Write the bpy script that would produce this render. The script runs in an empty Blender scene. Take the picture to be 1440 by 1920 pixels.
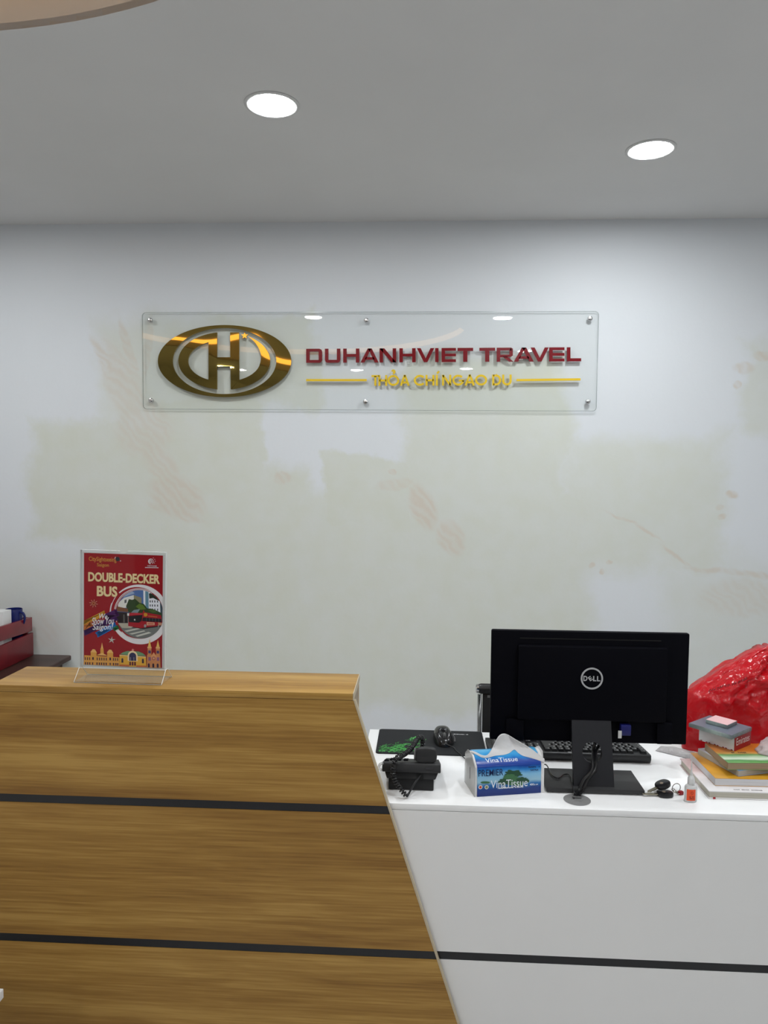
import bpy, bmesh, math, random
from mathutils import Matrix, Vector, noise
from mathutils.bvhtree import BVHTree

scene = bpy.context.scene
COL = scene.collection
random.seed(7)

# ---------------------------------------------------------------- camera
FPX, PITCH, ROLL, YAW = 1400.0, .0592, .0087, .0535
CAM = Vector((0, 0, 1.567))
_c, _s, _cp, _sp = math.cos(YAW), math.sin(YAW), math.cos(PITCH), math.sin(PITCH)
_cr, _sr = math.cos(ROLL), math.sin(ROLL)
_R0 = Vector((_c, _s, 0)); _F0 = Vector((-_s, _c, 0)); _U0 = Vector((0, 0, 1))
_F = _F0 * _cp - _U0 * _sp
_U = _F0 * _sp + _U0 * _cp
cam_right = _R0 * _cr + _U * _sr
cam_up = _U * _cr - _R0 * _sr
cd = bpy.data.cameras.new('camera')
cd.sensor_fit = 'VERTICAL'; cd.sensor_height = 36.0; cd.lens = 36.0 * FPX / 1920.0
cd.clip_start = .05
cam = bpy.data.objects.new('camera', cd); COL.objects.link(cam)
cam.matrix_world = Matrix(((cam_right.x, cam_up.x, -_F.x, CAM.x), (cam_right.y, cam_up.y, -_F.y, CAM.y),
                           (cam_right.z, cam_up.z, -_F.z, CAM.z), (0, 0, 0, 1)))
scene.camera = cam

# ---------------------------------------------------------------- world and exposure
world = bpy.data.worlds.new('night'); scene.world = world; world.use_nodes = True
world.node_tree.nodes['Background'].inputs[0].default_value = (.02, .024, .03, 1)
world.node_tree.nodes['Background'].inputs[1].default_value = .5
vs = scene.view_settings
vs.view_transform = 'Standard'; vs.look = 'None'; vs.exposure = 0.0; vs.gamma = 1.0; vs.use_curve_mapping = False
LAMP = 212.0          # strength of the ceiling downlights

# ---------------------------------------------------------------- measuring helpers (a viewing ray met with a real plane)
def ray(u, v):
    return _F * FPX + cam_right * (u - 720) - cam_up * (v - 960)
def onZ(u, v, z):
    d = ray(u, v); return CAM + d * ((z - CAM.z) / d.z)
def onY(u, v, y):
    d = ray(u, v); return CAM + d * ((y - CAM.y) / d.y)

# ---------------------------------------------------------------- materials
def lin(c):
    c /= 255.0
    return c / 12.92 if c <= .04045 else ((c + .055) / 1.055) ** 2.4
def rgb(r, g, b): return (lin(r), lin(g), lin(b), 1)
MATS = {}
def mat(name, color, rough=.5, metal=0, spec=.5, emit=None, strength=0, trans=0, ior=1.45, alpha=1, coat=0, noise_amt=0, noise_scale=40, bump=0, bump_scale=200):
    if name in MATS: return MATS[name]
    m = bpy.data.materials.new(name); m.use_nodes = True
    nt = m.node_tree; b = nt.nodes['Principled BSDF']
    b.inputs['Base Color'].default_value = color if len(color) == 4 else (*color, 1)
    b.inputs['Roughness'].default_value = rough; b.inputs['Metallic'].default_value = metal
    b.inputs['Specular IOR Level'].default_value = spec
    b.inputs['Transmission Weight'].default_value = trans; b.inputs['IOR'].default_value = ior
    b.inputs['Alpha'].default_value = alpha; b.inputs['Coat Weight'].default_value = coat
    if emit:
        b.inputs['Emission Color'].default_value = emit; b.inputs['Emission Strength'].default_value = strength
    tc = nt.nodes.new('ShaderNodeTexCoord')
    if noise_amt:
        n = nt.nodes.new('ShaderNodeTexNoise'); n.inputs['Scale'].default_value = noise_scale; n.inputs['Detail'].default_value = 4
        nt.links.new(tc.outputs['Object'], n.inputs['Vector'])
        mx = nt.nodes.new('ShaderNodeMix'); mx.data_type = 'RGBA'; mx.blend_type = 'MULTIPLY'
        mr = nt.nodes.new('ShaderNodeMapRange'); mr.inputs['From Min'].default_value = .3; mr.inputs['From Max'].default_value = .7
        mr.inputs['To Min'].default_value = 1 - noise_amt; mr.inputs['To Max'].default_value = 1.0
        nt.links.new(n.outputs['Fac'], mr.inputs['Value'])
        mx.inputs['Factor'].default_value = 1; mx.inputs['A'].default_value = b.inputs['Base Color'].default_value
        nt.links.new(mr.outputs['Result'], mx.inputs['B'])
        nt.links.new(mx.outputs['Result'], b.inputs['Base Color'])
    if bump:
        n2 = nt.nodes.new('ShaderNodeTexNoise'); n2.inputs['Scale'].default_value = bump_scale; n2.inputs['Detail'].default_value = 3 if bump_scale > 20 else 0
        nt.links.new(tc.outputs['Object'], n2.inputs['Vector'])
        bp = nt.nodes.new('ShaderNodeBump'); bp.inputs['Strength'].default_value = bump; bp.inputs['Distance'].default_value = .002 if bump_scale > 20 else .03
        nt.links.new(n2.outputs['Fac'], bp.inputs['Height']); nt.links.new(bp.outputs['Normal'], b.inputs['Normal'])
    MATS[name] = m
    return m

def clear_plastic(name, tint=(1, 1, 1, 1), refl=.9, rough=.02, ior=1.45, milk=0.0, milk_col=(.8, .8, .8, 1)):
    """thin clear sheet: passes light straight through, mirrors by Fresnel, optional milky share"""
    m = bpy.data.materials.new(name); m.use_nodes = True; nt = m.node_tree
    for n in list(nt.nodes): nt.nodes.remove(n)
    out = nt.nodes.new('ShaderNodeOutputMaterial'); tr = nt.nodes.new('ShaderNodeBsdfTransparent'); tr.inputs[0].default_value = tint
    gl = nt.nodes.new('ShaderNodeBsdfGlossy'); gl.inputs['Roughness'].default_value = rough; gl.inputs[0].default_value = (refl, refl, refl, 1)
    fr = nt.nodes.new('ShaderNodeFresnel'); fr.inputs[0].default_value = ior
    mx = nt.nodes.new('ShaderNodeMixShader')
    base = tr.outputs[0]
    if milk:
        df = nt.nodes.new('ShaderNodeBsdfDiffuse'); df.inputs[0].default_value = milk_col
        m2 = nt.nodes.new('ShaderNodeMixShader'); m2.inputs[0].default_value = milk
        nt.links.new(tr.outputs[0], m2.inputs[1]); nt.links.new(df.outputs[0], m2.inputs[2]); base = m2.outputs[0]
    ge = nt.nodes.new('ShaderNodeNewGeometry'); fm_ = nt.nodes.new('ShaderNodeMath'); fm_.operation = 'MULTIPLY_ADD'   # the far face of the thin sheet does not mirror again
    fm_.inputs[1].default_value = -1; fm_.inputs[2].default_value = 1; nt.links.new(ge.outputs['Backfacing'], fm_.inputs[0])
    mf = nt.nodes.new('ShaderNodeMath'); mf.operation = 'MULTIPLY'; nt.links.new(fr.outputs[0], mf.inputs[0]); nt.links.new(fm_.outputs[0], mf.inputs[1])
    nt.links.new(mf.outputs[0], mx.inputs[0]); nt.links.new(base, mx.inputs[1]); nt.links.new(gl.outputs[0], mx.inputs[2])
    nt.links.new(mx.outputs[0], out.inputs[0]); return m

def wood_mat(name, dark, mid, light, axis='X', rough=.42, sx=1.1, sz=26.0):
    m = bpy.data.materials.new(name); m.use_nodes = True; nt = m.node_tree; b = nt.nodes['Principled BSDF']
    L = nt.links.new
    tc = nt.nodes.new('ShaderNodeTexCoord'); mp = nt.nodes.new('ShaderNodeMapping')
    mp.inputs['Scale'].default_value = (sx, sz, sz)
    L(tc.outputs['Object'], mp.inputs['Vector'])
    warp = nt.nodes.new('ShaderNodeTexNoise'); warp.inputs['Scale'].default_value = 2.2; warp.inputs['Detail'].default_value = 2
    L(tc.outputs['Object'], warp.inputs['Vector'])
    sub = nt.nodes.new('ShaderNodeVectorMath'); sub.operation = 'SCALE'; sub.inputs['Scale'].default_value = 1.5
    L(warp.outputs['Color'], sub.inputs[0])
    add = nt.nodes.new('ShaderNodeVectorMath'); add.operation = 'ADD'
    L(mp.outputs[0], add.inputs[0]); L(sub.outputs[0], add.inputs[1])
    n1 = nt.nodes.new('ShaderNodeTexNoise'); n1.inputs['Scale'].default_value = .55; n1.inputs['Detail'].default_value = 5; n1.inputs['Roughness'].default_value = .6
    L(add.outputs[0], n1.inputs['Vector'])
    mp2 = nt.nodes.new('ShaderNodeMapping'); mp2.inputs['Scale'].default_value = (5 * sx, sz * 9, sz * 9); L(tc.outputs['Object'], mp2.inputs['Vector'])
    n2 = nt.nodes.new('ShaderNodeTexNoise'); n2.inputs['Scale'].default_value = 1; n2.inputs['Detail'].default_value = 3; L(mp2.outputs[0], n2.inputs['Vector'])
    cr = nt.nodes.new('ShaderNodeValToRGB'); e = cr.color_ramp.elements
    e[0].position = .33; e[0].color = (*dark, 1); e[1].position = .66; e[1].color = (*light, 1)
    k = e.new(.5); k.color = (*mid, 1)
    mm = nt.nodes.new('ShaderNodeMath'); mm.operation = 'MULTIPLY_ADD'; mm.inputs[1].default_value = .40; L(n2.outputs['Fac'], mm.inputs[0])
    sc = nt.nodes.new('ShaderNodeMath'); sc.operation = 'MULTIPLY_ADD'; sc.inputs[1].default_value = .9; sc.inputs[2].default_value = -.15; L(n1.outputs['Fac'], sc.inputs[0])
    L(sc.outputs[0], mm.inputs[2]); L(mm.outputs[0], cr.inputs[0]); L(cr.outputs[0], b.inputs['Base Color'])
    b.inputs['Roughness'].default_value = rough; b.inputs['Specular IOR Level'].default_value = .35
    bp = nt.nodes.new('ShaderNodeBump'); bp.inputs['Strength'].default_value = .08; bp.inputs['Distance'].default_value = .001
    L(n2.outputs['Fac'], bp.inputs['Height']); L(bp.outputs[0], b.inputs['Normal'])
    return m

# ---------------------------------------------------------------- mesh building
class MB:
    def __init__(self):
        self.bm = bmesh.new(); self.mats = []; self.cur = 0
    def use(self, m):
        if m not in self.mats: self.mats.append(m)
        self.cur = self.mats.index(m); return self
    def _fin(self, faces, smooth=False):
        for f in faces:
            f.material_index = self.cur; f.smooth = smooth
    def faces(self, verts, faces, M=None, smooth=False):
        vs_ = [self.bm.verts.new((M @ Vector(v)) if M else v) for v in verts]
        out = []
        for f in faces:
            try: out.append(self.bm.faces.new([vs_[i] for i in f]))
            except ValueError: pass
        self._fin(out, smooth); return self
    def box(self, x0, x1, y0, y1, z0, z1, bev=0, M=None, seg=2):
        b = bmesh.new()
        bmesh.ops.create_cube(b, size=1)
        for v in b.verts:
            v.co = Vector((x0 if v.co.x < 0 else x1, y0 if v.co.y < 0 else y1, z0 if v.co.z < 0 else z1))
        if bev:
            bmesh.ops.bevel(b, geom=list(b.edges), offset=bev, segments=seg, profile=.5, affect='EDGES')
        self._merge(b, M, bool(bev)); return self
    def _merge(self, b, M=None, smooth=False, flatbig=True):
        b.verts.index_update()
        vm = [self.bm.verts.new((M @ v.co) if M else v.co) for v in b.verts]
        out = []
        for f in b.faces:
            try: out.append(self.bm.faces.new([vm[v.index] for v in f.verts]))
            except ValueError: pass
        self._fin(out, smooth); b.free()
    def prism(self, poly, a0, a1, plane='XZ', bev=0, M=None):
        """2-D polygon extruded from a0 to a1 along the third axis"""
        def P(p, a):
            return {'XZ': (p[0], a, p[1]), 'XY': (p[0], p[1], a), 'YZ': (a, p[0], p[1])}[plane]
        n = len(poly); b = bmesh.new()
        v0 = [b.verts.new(P(p, a0)) for p in poly]; v1 = [b.verts.new(P(p, a1)) for p in poly]
        b.faces.new(v0); b.faces.new(list(reversed(v1)))
        for i in range(n): b.faces.new((v0[i], v1[i], v1[(i + 1) % n], v0[(i + 1) % n]))
        bmesh.ops.recalc_face_normals(b, faces=list(b.faces))
        if bev: bmesh.ops.bevel(b, geom=list(b.edges), offset=bev, segments=2, profile=.5, affect='EDGES')
        self._merge(b, M, bool(bev)); return self
    def ring_prism(self, outer, inner, a0, a1, plane='XZ', M=None):
        """closed outline with a closed hole, same vertex count, extruded"""
        def P(p, a):
            return {'XZ': (p[0], a, p[1]), 'XY': (p[0], p[1], a), 'YZ': (a, p[0], p[1])}[plane]
        n = len(outer); b = bmesh.new()
        L = [[b.verts.new(P(p, a)) for p in poly] for poly in (outer, inner) for a in (a0, a1)]
        o0, o1, i0, i1 = L
        for k in range(n):
            j = (k + 1) % n
            b.faces.new((o0[k], o0[j], i0[j], i0[k])); b.faces.new((o1[k], i1[k], i1[j], o1[j]))
            b.faces.new((o0[k], o1[k], o1[j], o0[j])); b.faces.new((i0[k], i0[j], i1[j], i1[k]))
        bmesh.ops.recalc_face_normals(b, faces=list(b.faces))
        self._merge(b, M); return self
    def lathe(self, prof, n=32, M=None, smooth=True, close=True):
        """profile of (r, z) turned around Z"""
        verts, faces = [], []
        for r, z in prof:
            for i in range(n):
                a = 2 * math.pi * i / n; verts.append((r * math.cos(a), r * math.sin(a), z))
        for k in range(len(prof) - 1):
            for i in range(n):
                j = (i + 1) % n; faces.append((k * n + i, k * n + j, (k + 1) * n + j, (k + 1) * n + i))
        if close:
            if prof[0][0] > 1e-6: faces.append(tuple(reversed(range(n))))
            if prof[-1][0] > 1e-6: faces.append(tuple(range((len(prof) - 1) * n, len(prof) * n)))
        b = bmesh.new(); vv = [b.verts.new(v) for v in verts]
        for f in faces:
            try: b.faces.new([vv[i] for i in f])
            except ValueError: pass
        bmesh.ops.remove_doubles(b, verts=list(b.verts), dist=1e-6)
        bmesh.ops.recalc_face_normals(b, faces=list(b.faces))
        self._merge(b, M, smooth); return self
    def tube(self, pts, r, n=8, M=None, closed=False, caps=True):
        pts = [Vector(p) for p in pts]; m = len(pts)
        rr = r if callable(r) else (lambda t: r)
        verts, faces = [], []
        up = None
        for i, p in enumerate(pts):
            if closed: t = pts[(i + 1) % m] - pts[i - 1]
            else: t = pts[min(i + 1, m - 1)] - pts[max(i - 1, 0)]
            if t.length < 1e-9: t = Vector((0, 0, 1))
            t.normalize()
            if up is None:
                up = Vector((0, 0, 1)) if abs(t.z) < .9 else Vector((1, 0, 0))
            a = t.cross(up)
            if a.length < 1e-6: a = t.cross(Vector((0, 1, 0)))
            a.normalize(); up = a.cross(t).normalized()
            q = rr(i / max(1, m - 1))
            for k in range(n):
                th = 2 * math.pi * k / n
                verts.append(p + a * (q * math.cos(th)) + up * (q * math.sin(th)))
        for i in range(m if closed else m - 1):
            j = (i + 1) % m
            for k in range(n):
                l = (k + 1) % n; faces.append((i * n + k, i * n + l, j * n + l, j * n + k))
        if caps and not closed:
            faces.append(tuple(reversed(range(n)))); faces.append(tuple(range((m - 1) * n, m * n)))
        return self.faces(verts, faces, M, True)
    def poly(self, pts, M=None):
        return self.faces(pts, [tuple(range(len(pts)))], M)
    def solid_grid(self, P, nu, nv, th, smooth=True):
        """sheet of points P[i][j] given a thickness along its own normals"""
        def N(i, j):
            a = P[min(i + 1, nu - 1)][j] - P[max(i - 1, 0)][j]; b = P[i][min(j + 1, nv - 1)] - P[i][max(j - 1, 0)]
            c = a.cross(b); return c.normalized() if c.length > 1e-9 else Vector((0, 0, 1))
        verts = [P[i][j] + N(i, j) * th / 2 for i in range(nu) for j in range(nv)] + [P[i][j] - N(i, j) * th / 2 for i in range(nu) for j in range(nv)]
        o = nu * nv; F = []
        for i in range(nu - 1):
            for j in range(nv - 1):
                a, b, c, d = i * nv + j, i * nv + j + 1, (i + 1) * nv + j + 1, (i + 1) * nv + j
                F += [(a, d, c, b), (a + o, b + o, c + o, d + o)]
        for i in range(nu - 1):
            for j in (0, nv - 1):
                a, d = i * nv + j, (i + 1) * nv + j; F.append((a, d, d + o, a + o))
        for j in range(nv - 1):
            for i in (0, nu - 1):
                a, b = i * nv + j, i * nv + j + 1; F.append((a, b, b + o, a + o))
        return self.faces(verts, F, None, smooth)

def wm(o):
    M = o.matrix_basis.copy()
    while o.parent: o = o.parent; M = o.matrix_basis @ M
    return M
def tag(o, label=None, cat=None, group=None, kind=None):
    if label: o['label'] = label
    if cat: o['category'] = cat
    if group: o['group'] = group
    if kind: o['kind'] = kind
    return o
def thing(name, label, cat, loc=(0, 0, 0), rz=0, group=None):
    o = bpy.data.objects.new(name, None); COL.objects.link(o); o.empty_display_size = .05
    o.location = loc; o.rotation_euler = (0, 0, rz)
    return tag(o, label, cat, group)
def part(name, mb, m, parent=None, world=True, auto=True, label=None, kind=None):
    """one mesh object; with world=True the shapes were given in room coordinates"""
    me = bpy.data.meshes.new(name)
    if parent and world:
        mb.bm.transform(wm(parent).inverted())
    mb.bm.normal_update()
    mb.bm.to_mesh(me); mb.bm.free()
    for x in (mb.mats or [m]): me.materials.append(x)
    o = bpy.data.objects.new(name, me); COL.objects.link(o)
    if parent: o.parent = parent
    if auto:
        try: me.set_sharp_from_angle(angle=math.radians(38))
        except Exception: pass
    return tag(o, label, None, None, kind)
def struct(name, mb, m): return tag(part(name, mb, m, None), kind='structure')

def frame(origin, right, up):
    r = Vector(right).normalized(); u = Vector(up); u = (u - r * u.dot(r)).normalized(); n = r.cross(u)
    return Matrix(((r.x, u.x, n.x, origin[0]), (r.y, u.y, n.y, origin[1]), (r.z, u.z, n.z, origin[2]), (0, 0, 0, 1)))
def text_into(mb, s, w, h, M, bold=0.0, shear=0.0, ext=0.0, z=0.0, space=1.0):
    """lettering in the plane of M, centred, scaled to width w and height h; '~n' prints n marks where the print is too small to read"""
    if s[0] == '~':
        r_ = random.Random(len(s) * 31 + int(s[1:])); n = int(s[1:]); x = -w / 2; st_ = w / n
        for i in range(n):
            if r_.random() < .86:
                a, b = x + st_ * .08, x + st_ * r_.uniform(.6, .92); y0, y1 = -h / 2 * r_.uniform(.6, 1), h / 2 * r_.uniform(.5, 1)
                mb.faces([(a, y0, z), (b, y0, z), (b, y1, z), (a, y1, z)], [(0, 1, 2, 3)], M)
            x += st_
        return
    cu = bpy.data.curves.new('t', 'FONT'); cu.body = s; cu.offset = bold; cu.shear = shear; cu.extrude = 0; cu.space_character = space
    cu.resolution_u = 3
    ob = bpy.data.objects.new('t', cu); COL.objects.link(ob)
    dg = bpy.context.evaluated_depsgraph_get(); dg.update()
    me = bpy.data.meshes.new_from_object(ob.evaluated_get(dg))
    xs = [v.co.x for v in me.vertices]; ys = [v.co.y for v in me.vertices]
    if xs:
        sx = w / (max(xs) - min(xs)) if w else 1; sy = h / (max(ys) - min(ys)); sx = sx if w else sy
        cx, cy = (max(xs) + min(xs)) / 2, (max(ys) + min(ys)) / 2
        V = [((v.co.x - cx) * sx, (v.co.y - cy) * sy, z) for v in me.vertices]
        mb.faces(V, [tuple(p.vertices) for p in me.polygons], M)
    bpy.data.objects.remove(ob); bpy.data.curves.remove(cu); bpy.data.meshes.remove(me)
def ribbon(pts, w, cap=False):
    """outline of a stroke of width w along 2-D points"""
    pts = [Vector(p) for p in pts]; L, R = [], []
    n = len(pts)
    for i, p in enumerate(pts):
        d1 = (p - pts[i - 1]).normalized() if i > 0 else None
        d2 = (pts[i + 1] - p).normalized() if i < n - 1 else None
        d = d1 if d2 is None else d2 if d1 is None else (d1 + d2)
        if d.length < 1e-6: d = d1
        d = d.normalized(); nn = Vector((-d.y, d.x))
        k = 1.0
        if d1 is not None and d2 is not None:
            k = 1 / max(.45, nn.dot(Vector((-d1.y, d1.x))))
        L.append(p + nn * w / 2 * k); R.append(p - nn * w / 2 * k)
    if cap:
        d = (pts[-1] - pts[-2]).normalized(); a0 = math.atan2(-d.x, d.y) + 0
        e = [pts[-1] + Vector((math.cos(t), math.sin(t))) * w / 2 for t in [math.atan2(d.x, -d.y) + math.pi + 0 - math.pi * k / 6 for k in range(1, 6)]]
        d0 = (pts[0] - pts[1]).normalized()
        s = [pts[0] + Vector((math.cos(t), math.sin(t))) * w / 2 for t in [math.atan2(d0.x, -d0.y) + math.pi - math.pi * k / 6 for k in range(1, 6)]]
        return L + e + list(reversed(R)) + s
    return L, R
def ribbon_prism(mb, pts, w, a0, a1, M=None, plane='XZ'):
    L, R = ribbon(pts, w)
    for i in range(len(L) - 1):
        q = [L[i], L[i + 1], R[i + 1], R[i]]
        mb.prism([(p.x, p.y) for p in q], a0, a1, plane, 0, M)
def arc(cx, cy, rx, ry, a0, a1, n=24):
    return [(cx + rx * math.cos(math.radians(a0 + (a1 - a0) * i / n)), cy + ry * math.sin(math.radians(a0 + (a1 - a0) * i / n))) for i in range(n + 1)]
def spline(pts, per=10):
    pts = [Vector(p) for p in pts]; out = []
    P = [pts[0] * 2 - pts[1]] + pts + [pts[-1] * 2 - pts[-2]]
    for i in range(1, len(P) - 2):
        for k in range(per):
            t = k / per; a, b, c, d = P[i - 1], P[i], P[i + 1], P[i + 2]
            out.append(.5 * (2 * b + (c - a) * t + (2 * a - 5 * b + 4 * c - d) * t * t + (3 * b - a - 3 * c + d) * t ** 3))
    out.append(pts[-1]); return out
def rrect(x0, x1, z0, z1, r, n=6):
    out = []
    for cx, cz, a in ((x1 - r, z1 - r, 0), (x0 + r, z1 - r, 90), (x0 + r, z0 + r, 180), (x1 - r, z0 + r, 270)):
        out += arc(cx, cz, r, r, a, a + 90, n)
    return out
def T(x, y, z): return Matrix.Translation((x, y, z))
def RZ(a): return Matrix.Rotation(a, 4, 'Z')
def RX(a): return Matrix.Rotation(a, 4, 'X')
def RY(a): return Matrix.Rotation(a, 4, 'Y')

# ================================================================ the room
YW, ZC = 3.795, 2.7925            # back wall, ceiling
XL, XR, YF = -3.7, 3.6, -4.2

def wall_paint():
    m = bpy.data.materials.new('overpainted_wall'); m.use_nodes = True; nt = m.node_tree; b = nt.nodes['Principled BSDF']; L = nt.links.new
    b.inputs['Roughness'].default_value = .75; b.inputs['Specular IOR Level'].default_value = .25
    tc = nt.nodes.new('ShaderNodeTexCoord')
    nz = nt.nodes.new('ShaderNodeTexNoise'); nz.inputs['Scale'].default_value = 3.2; nz.inputs['Detail'].default_value = 6; nz.inputs['Roughness'].default_value = .62
    L(tc.outputs['Object'], nz.inputs['Vector'])
    off = nt.nodes.new('ShaderNodeVectorMath'); off.operation = 'MULTIPLY_ADD'
    off.inputs[1].default_value = (.34, 0, .30); off.inputs[2].default_value = (-.17, 0, -.15)
    L(nz.outputs['Color'], off.inputs[0])
    co = nt.nodes.new('ShaderNodeVectorMath'); co.operation = 'ADD'; L(tc.outputs['Object'], co.inputs[0]); L(off.outputs[0], co.inputs[1])
    fine = nt.nodes.new('ShaderNodeVectorMath'); fine.operation = 'MULTIPLY_ADD'
    fine.inputs[1].default_value = (.10, 0, .10); fine.inputs[2].default_value = (-.05, 0, -.05); L(nz.outputs['Color'], fine.inputs[0])
    cf = nt.nodes.new('ShaderNodeVectorMath'); cf.operation = 'ADD'; L(tc.outputs['Object'], cf.inputs[0]); L(fine.outputs[0], cf.inputs[1])
    def box(u0, v0, u1, v1, soft=.05, amt=1.0, src=co):
        p0, p1 = onY(u0, v1, YW), onY(u1, v0, YW)
        c = ((p0.x + p1.x) / 2, 0, (p0.z + p1.z) / 2); h = ((p1.x - p0.x) / 2, 9, (p1.z - p0.z) / 2)
        s = nt.nodes.new('ShaderNodeVectorMath'); s.operation = 'SUBTRACT'; s.inputs[1].default_value = c; L(src.outputs[0], s.inputs[0])
        a = nt.nodes.new('ShaderNodeVectorMath'); a.operation = 'ABSOLUTE'; L(s.outputs[0], a.inputs[0])
        q = nt.nodes.new('ShaderNodeVectorMath'); q.operation = 'SUBTRACT'; q.inputs[1].default_value = h; L(a.outputs[0], q.inputs[0])
        x = nt.nodes.new('ShaderNodeSeparateXYZ'); L(q.outputs[0], x.inputs[0])
        mxn = nt.nodes.new('ShaderNodeMath'); mxn.operation = 'MAXIMUM'; L(x.outputs[0], mxn.inputs[0]); L(x.outputs[2], mxn.inputs[1])
        r = nt.nodes.new('ShaderNodeMapRange'); r.interpolation_type = 'SMOOTHSTEP'
        r.inputs['From Min'].default_value = -soft; r.inputs['From Max'].default_value = soft
        r.inputs['To Min'].default_value = amt; r.inputs['To Max'].default_value = 0
        L(mxn.outputs[0], r.inputs['Value']); return r.outputs[0]
    def ell(u, v, ru, rv, ang=0, amt=1.0, soft=.35, src=cf):
        c = onY(u, v, YW); k = YW / FPX
        mp = nt.nodes.new('ShaderNodeMapping'); mp.vector_type = 'TEXTURE'
        mp.inputs['Location'].default_value = (c.x, 0, c.z); mp.inputs['Rotation'].default_value = (0, math.radians(ang), 0)
        mp.inputs['Scale'].default_value = (ru * k, 100, rv * k); L(src.outputs[0], mp.inputs['Vector'])
        ln = nt.nodes.new('ShaderNodeVectorMath'); ln.operation = 'LENGTH'; L(mp.outputs[0], ln.inputs[0])
        r = nt.nodes.new('ShaderNodeMapRange'); r.interpolation_type = 'SMOOTHSTEP'
        r.inputs['From Min'].default_value = 1 - soft; r.inputs['From Max'].default_value = 1 + soft * .4
        r.inputs['To Min'].default_value = amt; r.inputs['To Max'].default_value = 0
        L(ln.outputs['Value'], r.inputs['Value']); return r.outputs[0]
    def union(sock):
        cur = sock[0]
        for s in sock[1:]:
            n = nt.nodes.new('ShaderNodeMath'); n.operation = 'MAXIMUM'; L(cur, n.inputs[0]); L(s, n.inputs[1]); cur = n.outputs[0]
        return cur
    green = union([box(62, 790, 330, 1010), box(200, 600, 420, 930, .08, .8), box(390, 590, 590, 770, .03, .8), box(300, 740, 490, 930, .03),
                   box(200, 890, 580, 1330, .05, .95), box(540, 930, 1110, 1330, .06, .9), box(612, 850, 780, 1000, .02, 1), box(760, 660, 1070, 1000, .05, .9),
                   box(1050, 820, 1360, 1070, .07, .85), box(1040, 1000, 1120, 1300, .06, .7), box(1385, 650, 1500, 820, .05, .7), box(1230, 1060, 1500, 1330, .12, .6), box(-40, 1040, 220, 1330, .12, .55)])
    pink = union([ell(235, 735, 34, 120, -22, .55), ell(270, 800, 60, 60, 0, .55), ell(215, 700, 14, 90, -30, .7), ell(330, 930, 62, 42, 25, .8), ell(300, 870, 30, 60, -35, .6), ell(240, 650, 10, 60, -12, .6), ell(275, 660, 9, 70, 10, .5), ell(330, 960, 60, 10, 15, .7),
                  ell(795, 950, 26, 52, -25, .95), ell(845, 1010, 26, 36, -30, .8), ell(530, 900, 18, 14, 0, .7), ell(738, 880, 9, 6, 0, .8), ell(740, 905, 40, 12, -10, .5),
                  ell(1165, 972, 34, 3.4, 22, .8, .7), ell(1215, 1003, 36, 4, 35, .8, .7), ell(1270, 1045, 38, 4.5, 28, .8, .7), ell(1330, 1068, 40, 5, 6, .7, .7), ell(1420, 1076, 70, 7, 3, .7, .7),
                  ell(1390, 690, 22, 12, 0, .6), ell(1380, 722, 9, 8, 0, .7), ell(1425, 668, 18, 10, 0, .8), ell(1370, 932, 13, 9, 20, .9), ell(1345, 956, 9, 6, 0, .8), ell(1350, 975, 9, 6, 0, .8),
                  ell(1108, 1058, 6, 5, 0, .8), ell(1130, 1072, 6, 6, 0, .8), ell(1143, 1055, 7, 5, 0, .8), ell(60, 1180, 60, 40, 0, .35), ell(1390, 1120, 80, 40, 0, .4)])
    n2 = nt.nodes.new('ShaderNodeTexNoise'); n2.inputs['Scale'].default_value = 9; n2.inputs['Detail'].default_value = 7; L(tc.outputs['Object'], n2.inputs['Vector'])
    mod = nt.nodes.new('ShaderNodeMapRange'); mod.inputs['From Min'].default_value = .3; mod.inputs['From Max'].default_value = .65; mod.inputs['To Min'].default_value = .72; mod.inputs['To Max'].default_value = 1
    L(n2.outputs['Fac'], mod.inputs['Value'])
    def mul(a, b_):
        n = nt.nodes.new('ShaderNodeMath'); n.operation = 'MULTIPLY'; L(a, n.inputs[0]); L(b_, n.inputs[1]); return n.outputs[0]
    def mix(f, a, b_):
        n = nt.nodes.new('ShaderNodeMix'); n.data_type = 'RGBA'; L(f, n.inputs['Factor'])
        if isinstance(a, tuple): n.inputs['A'].default_value = a
        else: L(a, n.inputs['A'])
        n.inputs['B'].default_value = b_; return n.outputs['Result']
    c1 = mix(mul(green, mod.outputs[0]), (.735, .762, .79, 1), (.665, .685, .61, 1))
    wv = nt.nodes.new('ShaderNodeTexWave'); wv.inputs['Scale'].default_value = 11; wv.inputs['Distortion'].default_value = 7; wv.inputs['Detail'].default_value = 2; wv.bands_direction = 'DIAGONAL'
    L(cf.outputs[0], wv.inputs['Vector'])
    wr = nt.nodes.new('ShaderNodeMapRange'); wr.inputs['To Min'].default_value = .45; wr.inputs['To Max'].default_value = .95; L(wv.outputs['Fac'], wr.inputs['Value'])
    c2 = mix(mul(pink, wr.outputs[0]), c1, (.66, .60, .52, 1))
    L(c2, b.inputs['Base Color'])
    n3 = nt.nodes.new('ShaderNodeTexNoise'); n3.inputs['Scale'].default_value = 45; n3.inputs['Detail'].default_value = 5; L(tc.outputs['Object'], n3.inputs['Vector'])
    bp = nt.nodes.new('ShaderNodeBump'); bp.inputs['Strength'].default_value = .12; bp.inputs['Distance'].default_value = .004
    L(n3.outputs['Fac'], bp.inputs['Height']); L(bp.outputs[0], b.inputs['Normal'])
    return m

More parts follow.
